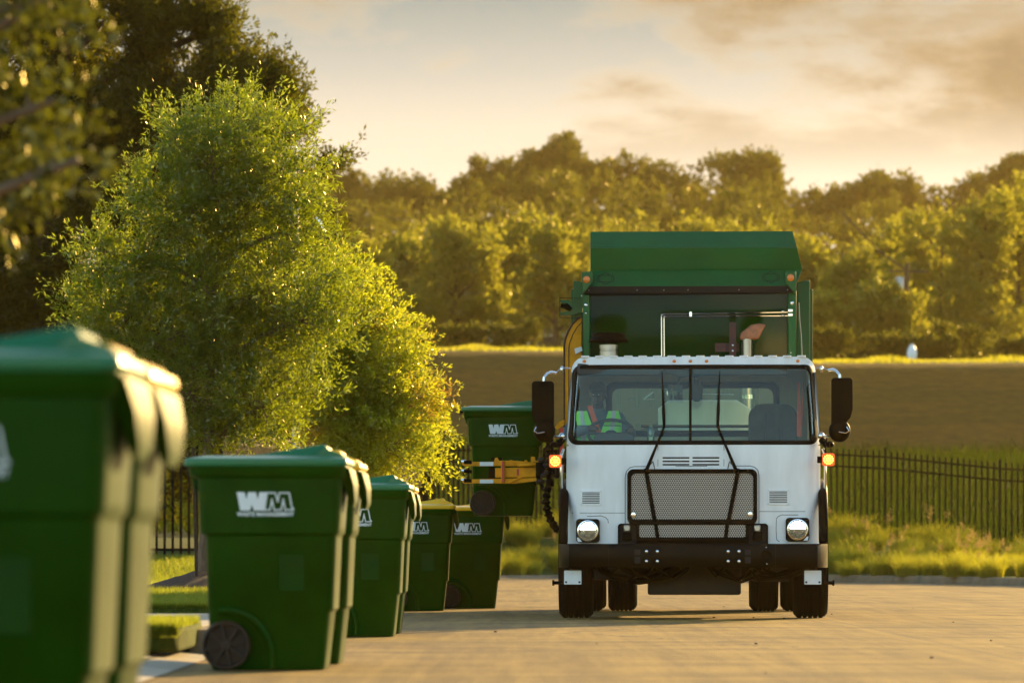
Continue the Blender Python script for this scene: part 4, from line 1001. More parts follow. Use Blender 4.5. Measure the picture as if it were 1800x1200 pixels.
gband(gb, rrect(1118.5, 1315.5, 918, 950, 5, 6), rrect(1123.5, 1310.5, 921, 944, 4, 6), GD, 0.0)
def strap(a, b, wd): gpoly(gb, [(a[0]-wd, a[1]), (a[0]+wd, a[1]), (b[0]+wd, b[1]), (b[0]-wd, b[1])], GD+.006, 0.0)
strap((1135.5, 826), (1150.5, 913), 3.6); strap((1297.5, 826), (1281, 913), 3.6); strap((1151.5, 912), (1156, 945), 3.2); strap((1279.5, 912), (1275.5, 945), 3.2)
gpoly(gb, rrect(1130, 1142, 823, 832, 4, 4), GD+.012, 0.0); gpoly(gb, rrect(1290, 1302, 823, 832, 4, 4), GD+.012, 0.0)
gb.build('grille_frame', M['black'], T, bevel=0.003)
def grillemat():
    m = bpy.data.materials.new('perforated_steel'); m.use_nodes = True; t = m.node_tree; b = t.nodes['Principled BSDF']
    tcn = N(t, 'ShaderNodeTexCoord'); sp_ = N(t, 'ShaderNodeSeparateXYZ'); t.links.new(tcn.outputs['Object'], sp_.inputs[0])
    k = 0.021
    z = mathn(t, 'DIVIDE', sp_.outputs[2], k*0.866); row = mathn(t, 'FLOOR', z); fz = mathn(t, 'SUBTRACT', mathn(t, 'FRACT', z), 0.5)
    x = mathn(t, 'ADD', mathn(t, 'DIVIDE', sp_.outputs[0], k), mathn(t, 'MULTIPLY', row, 0.5)); fx = mathn(t, 'SUBTRACT', mathn(t, 'FRACT', mathn(t, 'ADD', x, 100)), 0.5)
    d = mathn(t, 'SQRT', mathn(t, 'ADD', mathn(t, 'MULTIPLY', fx, fx), mathn(t, 'MULTIPLY', mathn(t, 'MULTIPLY', fz, fz), 0.75)))
    hole = mathn(t, 'LESS_THAN', d, 0.39)
    n = N(t, 'ShaderNodeTexNoise'); n.inputs['Scale'].default_value = 7; t.links.new(tcn.outputs['Object'], n.inputs['Vector'])
    # slats of the cooler behind the holes
    sl2 = mathn(t, 'LESS_THAN', mathn(t, 'FRACT', mathn(t, 'DIVIDE', sp_.outputs[2], 0.046)), 0.5)
    inner = mixc(t, sl2, (0.03, 0.02, 0.013), (0.09, 0.065, 0.045)); inner = mixc(t, n.outputs[0], inner, (0.05, 0.03, 0.02))
    t.links.new(mixc(t, hole, (0.50, 0.44, 0.38), inner), b.inputs['Base Color'])
    t.links.new(mathn(t, 'MULTIPLY', mathn(t, 'SUBTRACT', 1.0, hole), 0.35), b.inputs['Metallic']); b.inputs['Roughness'].default_value = 0.5
    return m
M['mesh'] = grillemat()
gm = MB(); gpoly(gm, rrect(1105, 1328, 827, 917, 9, 6), 0.040, 0.0375); gpoly(gm, rrect(1121, 1313, 919.5, 946, 4, 6), 0.040, 0.0375); gm.build('grille_mesh', M['mesh'], T, smooth=0)
gs = MB()
for px, py in ((1113.5, 904.3), (1318.5, 903.5)): p = gy(px, py, 0.055); gs.lathe(tuple(p), [(0.001, -0.006), (0.022, -0.004), (0.024, 0.012), (0.001, 0.016)], 16, 'y')
gs.build('grille_lock', M['chrome'], T)
# headlights
for px, py in ((1033.5, 932.3), (1401.5, 930.3)):
    hl = empty('headlight', parent=T); p = fpt(px, py, 0); p.y = 0.15; hl.location = p
    s = 1/194.0
    bz = MB(); bz.prism(rrect(-0.108, 0.108, -0.108, 0.108, 0.032, 5), -0.075, 0.06, 'y'); bz.build('bezel', M['bumper'], hl, bevel=0.006)
    q = MB(); q.lathe((0, -0.078, 0), [(0.094, 0.003), (0.096, -0.012), (0.086, -0.014), (0.084, 0.0), (0.094, 0.003)], 32, 'y'); q.build('lamp_ring', M['chrome'], hl)
    q = MB(); q.lathe((0, -0.079, 0), [(0.001, 0.001), (0.05, -0.0005), (0.083, -0.004)], 32, 'y'); q.build('reflector', M['reflector'], hl)
    q = MB(); P = [(0.068*math.cos(R(a)), 0.008+0.064*math.sin(R(a))) for a in range(0, 181, 15)]
    q.prism(P, -0.090, -0.084, 'y'); q.build('bulb', M['headlit'], hl)
    q = MB(); 
    for k in range(10): a = R(200+14*k); q.box(0.06*math.cos(a)-.004, 0.06*math.cos(a)+.004, -.092, -.085, 0.06*math.sin(a)-.012, 0.06*math.sin(a)+.012)
    q.build('lamp_fin', M['dark'], hl)
    q = MB(); sgn = -1 if px < 1200 else 1; q.prism([(sgn*0.10, -0.062), (sgn*0.092, -0.10), (sgn*0.052, -0.10), (sgn*0.085, -0.062)], -0.084, -0.076, 'y'); q.build('corner_lens', M['reflw'], hl)
    q = MB(); q.ball((0, -0.083, 0), (0.086, 0.022, 0.086), 24, 12); q.build('lens', M['lens'], hl)
# tow hooks in dark recesses
for px0, px1, hk in ((1087, 1121, 1102), (1314, 1349, 1331)):
    t_ = MB(); gpoly(t_, rrect(px0, px1, 920.5, 962, 5, 4), 0.012, 0.0); to = t_.build('tow_recess', M['slot'], T)
    t_ = MB(); gband(t_, rrect(px0-1, px1+1, 919.5, 964, 6, 5), rrect(px0+2, px1-2, 922.5, 962, 4, 5), 0.03, 0.0); t_.build('recess_rim', M['black'], to)
    t_ = MB(); p = gy(hk, 928.5, 0.045); t_.box(p.x-0.03, p.x+0.03, p.y-.01, p.y+.02, p.z-0.03, p.z+0.035); t_.build('tow_pin', M['steel'], to, bevel=0.012)
    t_ = MB(); p = gy(hk, 942, 0.045); t_.box(p.x-0.045, p.x+0.045, p.y-.01, p.y+.04, p.z-0.04, p.z+0.035); t_.build('tow_bracket', M['black'], to, bevel=0.008)
# bumper
bp_ = MB(); rings = []
for k in range(49):
    u = -1+2*k/48; x = 1.232*u; y = 0.0+0.33*max(0, (abs(u)-0.90)/0.10)**2.2 if abs(u) > 0.9 else 0.0
    rings.append([(x, y, 0.475), (x, y-0.012, 0.50), (x, y-0.012, 0.665), (x, y, 0.692), (x, y+0.20, 0.692), (x, y+0.20, 0.475)])
bp_.rings(rings); bpo = bp_.build('bumper', M['bumper'], T, smooth=40)
for px, py, r_ in [(a, b, .0155) for a in (1136.5, 1155.5, 1280, 1299) for b in (968.5, 985.8)]+[(1346.5, 961.5, .007), (1348, 990.5, .007)]:
    q = MB(); p = L(px, py, -0.012); q.ball((p.x, -0.014, p.z), (r_, r_*.5, r_), 12, 7); q.build('bolt', M['chrome'], bpo)
q = MB()
for px in (1120.5, 1314.5):
    for a, b in ((965.5, 975), (978, 989.5)): p = L(px, a, -.013); p2 = L(px, b, -.013); q.box(p.x-0.027, p.x+0.027, -0.0135, -0.012, p2.z, p.z)
q.build('bumper_slot', M['slot'], bpo, smooth=0)
q = MB(); p = L(1347.5, 975.5, 0); q.lathe((p.x, -0.010, p.z), [(0.030, -0.004), (0.046, -0.010), (0.052, -0.002), (0.052, 0.0)], 24, 'y'); q.build('bumper_port', M['black'], bpo)
q = MB(); 
for px in (1070, 1363): p = L(px, 975, 0); q.box(p.x-0.002, p.x+0.002, -0.0128, -0.0118, 0.478, 0.690)
q.build('bumper_joint', M['slot'], bpo, smooth=0)
# plates under the bumper
for x0, x1 in ((991.5, 1022), (1413.5, 1443.5)):
    a = L(x0, 1002, .12); b = L(x1, 1026.5, .12); q = MB(); q.prism(rrect(a.x, b.x, b.z, a.z, 0.006, 2), 0.12, 0.13, 'y'); po = q.build('mounting_plate', M['reflw'], T)
    q = MB()
    for px in (x0+3.5, x1-3.5): p = L(px, 1022.5, .118); q.ball((p.x, .119, p.z), 0.010, 8, 6)
    q.build('plate_hole', M['slot'], po)
# fenders, lower cab, steps
for s in (-1, 1):
    q = MB(); zt = 1.10
    prof = [(0.02, 0.69), (0.10, 0.69), (0.16, 0.90), (0.24, 1.03), (0.40, 1.12), (1.35, 1.20), (1.95, 1.12), (1.95, 1.20), (1.3, 1.30), (0.42, 1.24), (0.22, 1.16), (0.09, 1.02), (0.03, 0.88)]
    q.prism(prof, s*1.142, s*1.226, 'x'); q.build('fender', M['black'], T, bevel=0.02)
    q = MB(); x_ = s*1.205
    q.tube([(x_*0.975, 0.34, 1.14), (x_, 0.32, 1.19), (x_*1.003, 0.30, 1.24), (x_*1.003, 0.30, 1.50), (x_*0.985, 0.32, 1.56)], 0.013, 8); q.build('grab_rail', M['chrome'], T)
    q = MB(); q.tube([(s*1.20, 0.25, 0.335), (s*1.285, 0.25, 0.335)], 0.016, 8); q.tube([(s*1.27, 0.25, 0.335), (s*1.29, 0.25, 0.335)], 0.026, 8); q.build('hub_pin', M['black'], T)
# wheels
def wheel(x0, x1, y, r=0.50):
    t = empty('wheel', (0, 0, 0), parent=T); q = MB(); c = ((x0+x1)/2, y, r); w_ = (x1-x0)/2
    prof = [(0.28, -w_*0.9), (0.42, -w_), (r-0.04, -w_), (r-0.008, -w_*0.82)]
    k = 5
    for i in range(k):
        a = -w_*0.78+2*w_*0.78*i/k; b = a+2*w_*0.78/k; prof += [(r, a+0.006), (r, b-0.010), (r-0.014, b-0.007), (r-0.014, b+0.001)]
    prof += [(r-0.008, w_*0.82), (r-0.04, w_), (0.42, w_), (0.28, w_*0.9)]
    q.lathe(c, prof, 48, 'x'); q.build('tyre', M['tyre'], t)
    q = MB(); q.lathe(c, [(0.01, -w_*0.5), (0.26, -w_*0.5), (0.285, -w_*0.86), (0.285, w_*0.86), (0.26, w_*0.5), (0.12, w_*0.6), (0.10, w_*0.9), (0.01, w_*0.9)], 24, 'x'); q.build('rim', M['steel'], t)
for s in (-1, 1):
    a, b = sorted((s*0.938, s*1.255)); wheel(a, b, 1.40)
    for yy in (6.6, 7.95):
        a, b = sorted((s*0.60, s*0.885)); wheel(a, b, yy)
        a, b = sorted((s*0.935, s*1.225)); wheel(a, b, yy)
# underbody
q = MB()
for s in (-1, 1): q.box(min(s*.40, s*.50), max(s*.40, s*.50), 0.2, 9.0, 0.62, 0.86)
q.box(-0.92, 0.92, 1.25, 1.6, 0.36, 0.56); q.box(-0.42, 0.44, 0.6, 1.3, 0.222, 0.60); q.box(-0.92, -0.60, 0.9, 1.2, 0.36, 0.5); q.box(0.55, 0.90, 1.0, 1.3, 0.34, 0.52)
q.tube([(-0.95, 1.42, 0.44), (0.95, 1.42, 0.44)], 0.09, 12)
for yy in (6.6, 7.95): q.tube([(-1.2, yy, 0.5), (1.2, yy, 0.5)], 0.11, 12); q.ball((0, yy, 0.5), (0.26, 0.26, 0.26))
q.box(-0.95, 0.95, 2.6, 2.9, 0.38, 0.95); q.box(-1.0, 1.0, 0.25, 0.6, 0.48, 0.75); q.box(-0.85, 0.85, 1.7, 2.4, 0.40, 0.9)
q.build('chassis', M['under'], T, bevel=0.02)
q = MB(); rr = random.Random(3)
for k in range(12):
    x0 = rr.uniform(-0.95, 0.6); x1 = x0+rr.uniform(0.2, 0.6); z0 = rr.uniform(0.42, 0.5)
    q.tube([(x0, 0.3, z0+0.05), (x0+.06, 0.35, z0-0.03), ((x0+x1)/2, 0.4, z0-rr.uniform(.04, .13)), (x1-.05, 0.38, z0-.02), (x1, 0.35, z0+.06)], rr.uniform(.008, .02), 7)
q.tube([(-0.93, .35, .50), (-0.75, .4, .40), (-0.5, .42, .345), (-.25, .4, .38), (-.12, .4, .46)], 0.03, 8)
q.tube([(0.3, .35, .45), (0.42, .3, .36), (0.52, .3, .45), (0.60, .3, .36), (.85, .35, .40), (1.0, .35, .47)], 0.018, 8)
q.build('hose', M['black'], T)
# wipers
for pv, el_, tp in (((1136, 827), (1167.5, 750), (1163.7, 654)), ((1294, 827), (1261.5, 749.5), (1265, 652))):
    q = MB(); a = gy(pv[0], pv[1], 0.075); b = fpt(el_[0], el_[1], -0.035); c2 = fpt(tp[0], tp[1], -0.028)
    q.tube([a, a.lerp(b, .5), b], [0.017, 0.012, 0.010], 8); q.ball(tuple(a), 0.026, 10, 7)
    wo_ = q.build('wiper', M['black'], T)
    q = MB(); q.tube([b+Vector((0, 0, 0)), b.lerp(c2, .3), b.lerp(c2, .45), c2], [0.013, 0.016, 0.012, 0.004], 6); q.build('wiper_blade', M['black'], wo_)
    q = MB(); sg = 1 if pv[0] < 1200 else -1
    e = fpt(pv[0]+sg*13, 815, -0.004); q.tube([a+Vector((sg*0.01, 0, .02)), a+Vector((sg*.06, 0.02, 0.085)), e+Vector((0, 0, 0.0)), e+Vector((sg*.01, 0.006, -.05))], 0.004, 5); q.build('washer_tube', M['rubber'], wo_)
# roof markers
for px in (1027, 1185, 1213.5, 1242, 1402):
    p = fpt(px, 634.5, -0.002); q = MB(); q.ball(tuple(p), (0.017, 0.012, 0.014), 12, 8); q.build('marker_light', M['amber'], T)
# mirrors
for s, x0, x1, y0, y1, ya in ((-1, 934.5, 973.5, 669, 754, 655), (1, 1460.5, 1498.5, 664, 748, 651)):
    mr = empty('mirror', parent=T); Ym = 0.05
    a = L(x0, y0, Ym); b = L(x1, y1, Ym); r_ = 0.02
    if s == 1: P = [(a.x, b.z+.01), (a.x+.01, b.z), ((a.x+b.x)/2, b.z-.005), (b.x-0.055, b.z+0.03), (b.x-0.02, b.z+0.075), (b.x, b.z+0.15), (b.x, a.z-.02), (b.x-.02, a.z), (a.x+.02, a.z), (a.x, a.z-.02)]
    else: P = [(b.x, b.z+.01), (b.x-.01, b.z), ((a.x+b.x)/2, b.z-.005), (a.x+0.055, b.z+0.03), (a.x+0.02, b.z+0.075), (a.x, b.z+0.15), (a.x, a.z-.02), (a.x+.02, a.z), (b.x-.02, a.z), (b.x, a.z-.02)]
    q = MB(); q.prism(P, Ym, Ym+0.10, 'y'); q.build('mirror_housing', M['black'], mr, bevel=0.018, seg=3)
    q = MB(); q.prism([((p[0]-(a.x+b.x)/2)*.88+(a.x+b.x)/2, (p[1]-(a.z+b.z)/2)*.92+(a.z+b.z)/2) for p in P], Ym+0.1005, Ym+0.104, 'y'); q.build('mirror_glass', M['chrome'], mr)
    c = L(1475 if s == 1 else 957, 757, Ym+.02)
    q = MB(); q.ball(tuple(c), (0.10, 0.06, 0.105), 20, 12); q.build('convex_mirror', M['black'], mr)
    q = MB(); d = L(1446 if s == 1 else 988, 643, .3); e = L(1456 if s == 1 else 977, ya, .2); f = L(1469 if s == 1 else 962, ya+1, .15); g_ = L(1475 if s == 1 else 956, ya+8, .1); i_ = L(1476 if s == 1 else 955.5, ya+18, .1)
    q.tube([L(1432 if s == 1 else 1002, 647, .32), L(1444 if s == 1 else 987, 646+s*0, .25), e], 0.006, 6)
    q.tube([e, e.lerp(f, .5)+Vector((0, 0, .012)), f, g_, i_], 0.014, 10); q.ball(tuple(L(1443.5 if s == 1 else 987.5, 649, .22)), (0.018, .02, .035), 10, 8)
    d = L(1441 if s == 1 else 993, 768, .28); q.tube([d, L(1452 if s == 1 else 983, 767, .2), L(1464 if s == 1 else 967, 765.5, .1), L(1471 if s == 1 else 960, 761, .04), L(1473 if s == 1 else 958, 750, .05)], 0.013, 8)
    q.ball(tuple(L(1443 if s == 1 else 988, 766, .2)), (0.03, .03, .035), 10, 8); q.build('mirror_arm', M['chrome'], mr)
    q = MB(); q.tube([L(1474 if s == 1 else 957, 759, -.05), L(1486 if s == 1 else 945, 761, -.06), L(1492 if s == 1 else 939, 757, -.05), L(1488 if s == 1 else 942, 750, -.02)], 0.006, 6)
    q.build('mirror_wire', M['chrome'], mr)
    q = MB(); c0 = L(1443 if s == 1 else 989, 772, .2); c1 = L(1451 if s == 1 else 981, 781, .15)
    q.tube([c0, c0.lerp(c1, .5)+Vector((.02*s, 0, -.02)), c1+Vector((s*.03, 0, -.0))], [.03, .035, .03], 8); q.ball(tuple(L(1458 if s == 1 else 974, 781, .12)), (0.04, .04, .03), 10, 7); q.build('camera_pod', M['black'], mr)
    # amber flasher
    c = L(1455.7 if s == 1 else 976, 807.5 if s == 1 else 810, -.02); am = empty('side_flasher', parent=T); am.location = c
    q = MB(); q.prism(rrect(-0.056, 0.056, -0.058, 0.058, 0.018, 4), -0.02, 0.03, 'y'); q.build('lamp_housing', M['ambhouse'], am, bevel=0.005)
    q = MB(); q.ball((0, -0.022, 0), (.007, .004, .007), 8, 5)
    for rr_, nn2 in ((0.018, 6), (0.039, 12)):
        for k in range(nn2): a_ = 2*math.pi*(k+.5)/nn2; q.ball((rr_*math.cos(a_), -0.022, rr_*math.sin(a_)), (.0072, .004, .0072), 8, 5)
    q.build('led', M['amberlit'], am)
    q = MB(); q.box(min(0, -s*.10), max(0, -s*.10), 0.03, 0.07, -0.03, 0.03); q.tube([(-s*.02, .06, .03), (-s*.03, .08, .12), (-s*.01, .10, .20)], .008, 6); q.build('lamp_bracket', M['black'], am)
# --- cab inside
q = MB(); q.box(-1.05, 1.05, 0.30, 0.75, 1.30, 1.63); q.build('dashboard', M['dark'], T, bevel=0.04)
q = MB(); a = L(1047, 770, .45); b = L(1096, 757, .5); q.prism(rrect(a.x-.02, b.x+.10, 1.55, 1.70, 0.06, 4), 0.38, 0.6, 'y'); q.build('instrument_hood', M['dark'], T)
q = MB(); q.box(-1.06, -0.30, 0.22, 0.5, 2.235, 2.34); q.box(0.0, 0.86, 0.22, 0.5, 2.235, 2.34); q.prism([(-.30, 2.34), (-.26, 2.26), (-.10, 2.215), (.02, 2.22), (.12, 2.25), (.2, 2.34)], .25, .5, 'y'); q.build('sun_visor', M['dark'], T, bevel=0.01)
q = MB(); rings = []
sc_ = L(1074, 757, .72); Rw = 0.215
pts = [(sc_.x+Rw*math.cos(R(a)), sc_.y+0.10*math.sin(R(a)) , sc_.z-0.02+0.125*math.sin(R(a))) for a in range(0, 361, 15)]
q.tube(pts, 0.016, 8, cap=False)
for a in (0, 180, 270): q.tube([(sc_.x, sc_.y, sc_.z-.03), (sc_.x+Rw*math.cos(R(a)), sc_.y+.1*math.sin(R(a)), sc_.z-.02+.125*math.sin(R(a)))], 0.014, 6)
q.ball((sc_.x, sc_.y, sc_.z-.03), (.06, .05, .04)); q.tube([(sc_.x, sc_.y, sc_.z-.03), (sc_.x, sc_.y-.15, sc_.z-.25)], .03, 8); q.build('steering_wheel', M['dark'], T)
def seat(xc, w_=0.46, tp=0.96):
    t = empty('seat', (xc, 1.35, 1.05), parent=T)
    q = MB(); q.box(-w_/2, w_/2, -0.35, 0.15, 0.0, 0.22); q.build('seat_cushion', M['seat'], t, bevel=0.05, seg=3)
    q = MB(); P = rrect(-w_/2, w_/2, 0.15, tp, 0.13, 6); q.rings([[(x*0.97, 0.10+(z-.15)*.12, z) for x, z in P], [(x, 0.14+(z-.15)*.12, z) for x, z in P], [(x, 0.22+(z-.15)*.12, z) for x, z in P], [(x*.95, 0.26+(z-.15)*.12, z) for x, z in P]])
    for u in (-.075, .075): q.tube([(u, .10, .25), (u, .12, .5), (u, .175, tp-.08)], 0.014, 6)
    q.build('backrest', M['seat'], t, bevel=0.01)
seat(L(1359, 740, 1.4).x); seat(-0.86, 0.46, 0.74)
# orange belts
q = MB()
def belt(dst, a, b, wd):
    a = Vector(a); b = Vector(b); dst.add([a+Vector((-wd/2, 0, 0)), a+Vector((wd/2, 0, 0)), b+Vector((wd/2, 0, 0)), b+Vector((-wd/2, 0, 0)), a+Vector((-wd/2, .004, 0)), a+Vector((wd/2, .004, 0)), b+Vector((wd/2, .004, 0)), b+Vector((-wd/2, .004, 0))],
        [(0,1,2,3),(7,6,5,4),(0,4,5,1),(1,5,6,2),(2,6,7,3),(3,7,4,0)])
a = L(1403.5, 672, 1.15); b = L(1404.5, 767, 1.1); q.rings([[(a.x-.008, a.y, a.z), (a.x+.008, a.y, a.z), (a.x+.008, a.y+.005, a.z), (a.x-.008, a.y+.005, a.z)], [(b.x-.022, b.y, b.z+.2), (b.x+.020, b.y, b.z+.2), (b.x+.020, b.y+.005, b.z+.2), (b.x-.022, b.y+.005, b.z+.2)], [(b.x-.022, b.y, b.z), (b.x+.020, b.y, b.z), (b.x+.020, b.y+.005, b.z), (b.x-.022, b.y+.005, b.z)]])
c = L(1412, 672, 1.2); d = L(1409, 750, 1.15); belt(q, c, d, .012); q.build('seat_belt', M['orange_belt'], T, smooth=0)
# bottle on the dash
c = L(1144, 762, .45); q = MB(); q.lathe((0, 0, 0), [(.004, 0), (.033, .002), (.034, .05), (.030, .055), (.034, .06), (.034, .10), (.028, .12), (.012, .14), (.012, .155), (.004, .156)], 18)
bo = q.build('water_bottle', M['bottle']); bo.parent = None
bo.matrix_world = Matrix.Translation((TX, TY, 0)) @ Matrix.Rotation(-math.atan2(318.5, F), 4, 'Z') @ Matrix.Translation((c.x, 0.45, 1.632)); tag(bo, 'clear plastic water bottle standing on the dashboard behind the windshield', 'bottle')
# things seen in the cab: camera unit, grab bar, shelf rail
q = MB(); a = L(1189, 682, .5); q.box(a.x-.035, a.x+.035, .45, .5, a.z-.03, a.z+.03); q.box(a.x-.075, a.x-.05, .45, .5, a.z-.045, a.z+.03); q.box(a.x+.03, a.x+.055, .45, .5, a.z-.045, a.z+.03); q.tube([(a.x, .48, a.z), (a.x+.06, .45, 2.3)], .01, 6)
a = L(1219, 690, .8); q.tube([(a.x, .8, 2.3), (a.x+.01, .8, a.z-.05)], .035, 8); q.ball((a.x+.03, .8, a.z+.02), (.06, .05, .11)); q.build('camera_unit', M['dark'], T)
q = MB(); a = L(1128, 749, 1.7); b = L(1320, 749, 1.7); q.tube([a, b], 0.014, 8); q.build('shelf_rail', M['chrome'], T)
q = MB(); q.box(-0.45, 0.60, 1.55, 1.88, 1.1, 1.665); q.build('engine_tunnel', M['dark'], T, bevel=0.03)
# white cover and gear seen through the rear window
q = MB(); a = L(1157, 716, 2.2); b = L(1321, 741, 2.2); q.prism([(a.x, b.z-.6), (b.x, b.z-.6), (b.x, a.z-.02), (b.x-.14, a.z+.07), (a.x+.10, a.z+.07), (a.x, a.z-.01)], 2.15, 2.45, 'y'); q.build('engine_cover', M['white'], T, bevel=0.01)
q = MB(); p = L(1313, 650, 2.45); q.tube([(p.x, 2.5, 1.4), (p.x, 2.5, L(1313, 600, 2.5).z)], 0.055, 16); q.build('exhaust_pipe', M['steel'], T)
q = MB(); z_ = L(1313, 697, 2.45).z; q.lathe((p.x, 2.5, z_), [(.056, -.02), (.068, -.02), (.068, .02), (.056, .02)], 16); q.build('exhaust_clamp', M['chrome'], T)
q = MB(); q.box(-0.95, 0.95, 2.52, 2.60, 1.1, 2.27); 
for xx in (-.72, -.55, -.40, -.18, .05, .33, .62): q.tube([(xx, 2.49, 1.2), (xx+.02, 2.48, 1.8), (xx, 2.49, 2.24)], .02, 6)
q.box(-.62, -.30, 2.42, 2.52, 1.85, 2.0); q.box(.12, .42, 2.44, 2.52, 2.0, 2.14); q.build('cab_rear_gear', M['under'], T, smooth=0)
q = MB(); q.tube([L(1131, 702, 2.4), L(1148, 688, 2.4)], .010, 6); q.tube([L(1132, 702, 2.4), L(1150, 701.5, 2.4)], .004, 6); q.tube([L(1103, 702.5, 2.4), L(1112, 702.5, 2.4)], .006, 6); q.ball(tuple(L(1136, 677, 2.4)), (.014, .01, .010), 8, 6)
q.tube([L(1172, 687, 2.4), L(1173, 694, 2.4)], .007, 6); q.tube([L(1232, 692, 2.4), L(1290, 693, 2.4)], .004, 6); q.build('rear_fitting', M['chrome'], T)
# --- hopper body
HYY = 2.6
def lx(px, y): return (px-1218.5)*(TY+y)/F
def lz(py, y): return CH+(HY-py)*(TY+y)/F
def box_px(dst, x0, x1, yt, yb, Ya, Yb_): a = L(x0, yt, Ya); b = L(x1, yb, Ya); dst.box(a.x, b.x, Ya, Yb_, b.z, a.z)
q = MB(); box_px(q, 1025, 1037, 515.5, 640, 2.55, 2.9); q.build('hopper_post', M['green'], T, bevel=0.008); q = MB(); box_px(q, 1385, 1399.5, 512, 640, 2.55, 2.9); q.build('hopper_post', M['green'], T, bevel=0.008)
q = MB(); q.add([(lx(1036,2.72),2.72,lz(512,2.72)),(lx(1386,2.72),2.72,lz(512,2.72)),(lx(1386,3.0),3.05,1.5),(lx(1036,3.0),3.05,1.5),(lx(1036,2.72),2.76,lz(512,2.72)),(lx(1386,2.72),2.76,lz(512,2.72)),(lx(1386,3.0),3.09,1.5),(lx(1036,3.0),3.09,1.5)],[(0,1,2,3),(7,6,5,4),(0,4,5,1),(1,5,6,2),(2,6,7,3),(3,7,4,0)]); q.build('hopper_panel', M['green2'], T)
# header and cover: facets swept across
def facet(dst, xl0, xr0, z0, y0, xl1, xr1, z1, y1, th=0.03):
    dst.add([(xl0, y0, z0), (xr0, y0, z0), (xr1, y1, z1), (xl1, y1, z1), (xl0, y0+th, z0-.001), (xr0, y0+th, z0-.001), (xr1, y1+th, z1-.001), (xl1, y1+th, z1-.001)], [(0,1,2,3),(7,6,5,4),(0,4,5,1),(1,5,6,2),(2,6,7,3),(3,7,4,0)])
q = MB(); facet(q, lx(1026, 2.40), lx(1398, 2.40), lz(503.5, 2.40), 2.40, lx(1037, 2.56), lx(1409, 2.56), lz(475, 2.56), 2.56); q.build('hopper_header', M['green'], T, smooth=0, bevel=0.004)
q = MB(); facet(q, lx(1038, 2.60), lx(1410, 2.60), lz(475.5, 2.60), 2.60, lx(1038, 2.56), lx(1400.5, 2.56), lz(436, 2.56), 2.56); q.build('cover_front', M['green'], T, smooth=0)
q = MB(); facet(q, lx(1038, 2.561), lx(1400.5, 2.561), lz(435.5, 2.561), 2.561, lx(1038, 2.76), lx(1392.5, 2.76), lz(407, 2.76), 2.76)
a_, b_ = lx(1038, 2.76), lx(1392.5, 2.76); q.box(a_, b_, 2.79, 4.2, lz(407, 2.76)-.03, lz(407, 2.76)-.002)
q.add([(a_, 2.79, lz(407, 2.76)), (a_, 2.62, lz(435, 2.6)), (a_, 2.62, lz(475, 2.6)), (a_, 4.2, lz(475, 2.6)), (a_, 4.2, lz(407, 2.76)-.002)], [(0, 1, 2, 3, 4)])
q.add([(b_, 2.79, lz(407, 2.76)), (lx(1400.5, 2.6), 2.62, lz(435, 2.6)), (lx(1410, 2.6), 2.62, lz(475, 2.6)), (lx(1410, 2.6), 4.2, lz(475, 2.6)), (b_, 4.2, lz(407, 2.76)-.002)], [(4, 3, 2, 1, 0)])
q.build('cover_top', M['green'], T, smooth=0)
q = MB(); a = (lx(1024.5, 2.4), lz(515, 2.4)); 
q.add([(lx(1034, 2.40), 2.40, lz(502.8, 2.40)), (lx(1398, 2.40), 2.40, lz(502.8, 2.40)), (lx(1384, 2.5), 2.62, lz(512, 2.5)-.02), (lx(1034, 2.5), 2.62, lz(515, 2.5)-.02),
       (lx(1024.5, 2.40), 2.43, lz(515, 2.4)), (lx(1399, 2.4), 2.43, lz(513, 2.4))], [(0, 1, 5, 4), (4, 5, 2, 3)])
q.build('header_lip', M['slot'], T, smooth=0)
q = MB()
for px in (1120, 1167, 1209.5, 1299, 1035, 1384): p = L(px, 509.5, 2.40); q.ball((p.x, 2.412, p.z), .007, 8, 6)
q.build('lip_bolt', M['steel'], T)
for x0, x1, px, py in ((1023, 1041.5, 1031, 491), (1380.5, 1399, 1389.5, 488.5)):
    q = MB(); a = L(x0, 477, 2.36); b = L(x1, 508, 2.36)
    if x0 < 1200: P = [(a.x, a.z), (b.x, a.z), (b.x, b.z+.06), (a.x+.02, b.z-.03), (a.x, b.z-.03)]
    else: P = [(a.x, a.z), (b.x, a.z), (b.x, b.z-.03), (b.x-.02, b.z-.03), (a.x, b.z+.06)]
    q.prism(P, 2.365, 2.60, 'y'); bo_ = q.build('lamp_bracket', M['green'], T, bevel=0.006)
    p = L(px, py, 2.355); q = MB(); q.lathe((p.x, 2.362, p.z), [(.034, 0), (.034, -.01), (.022, -.026), (.004, -.032)], 18, 'y'); q.build('amber_lamp', M['amber'], bo_)
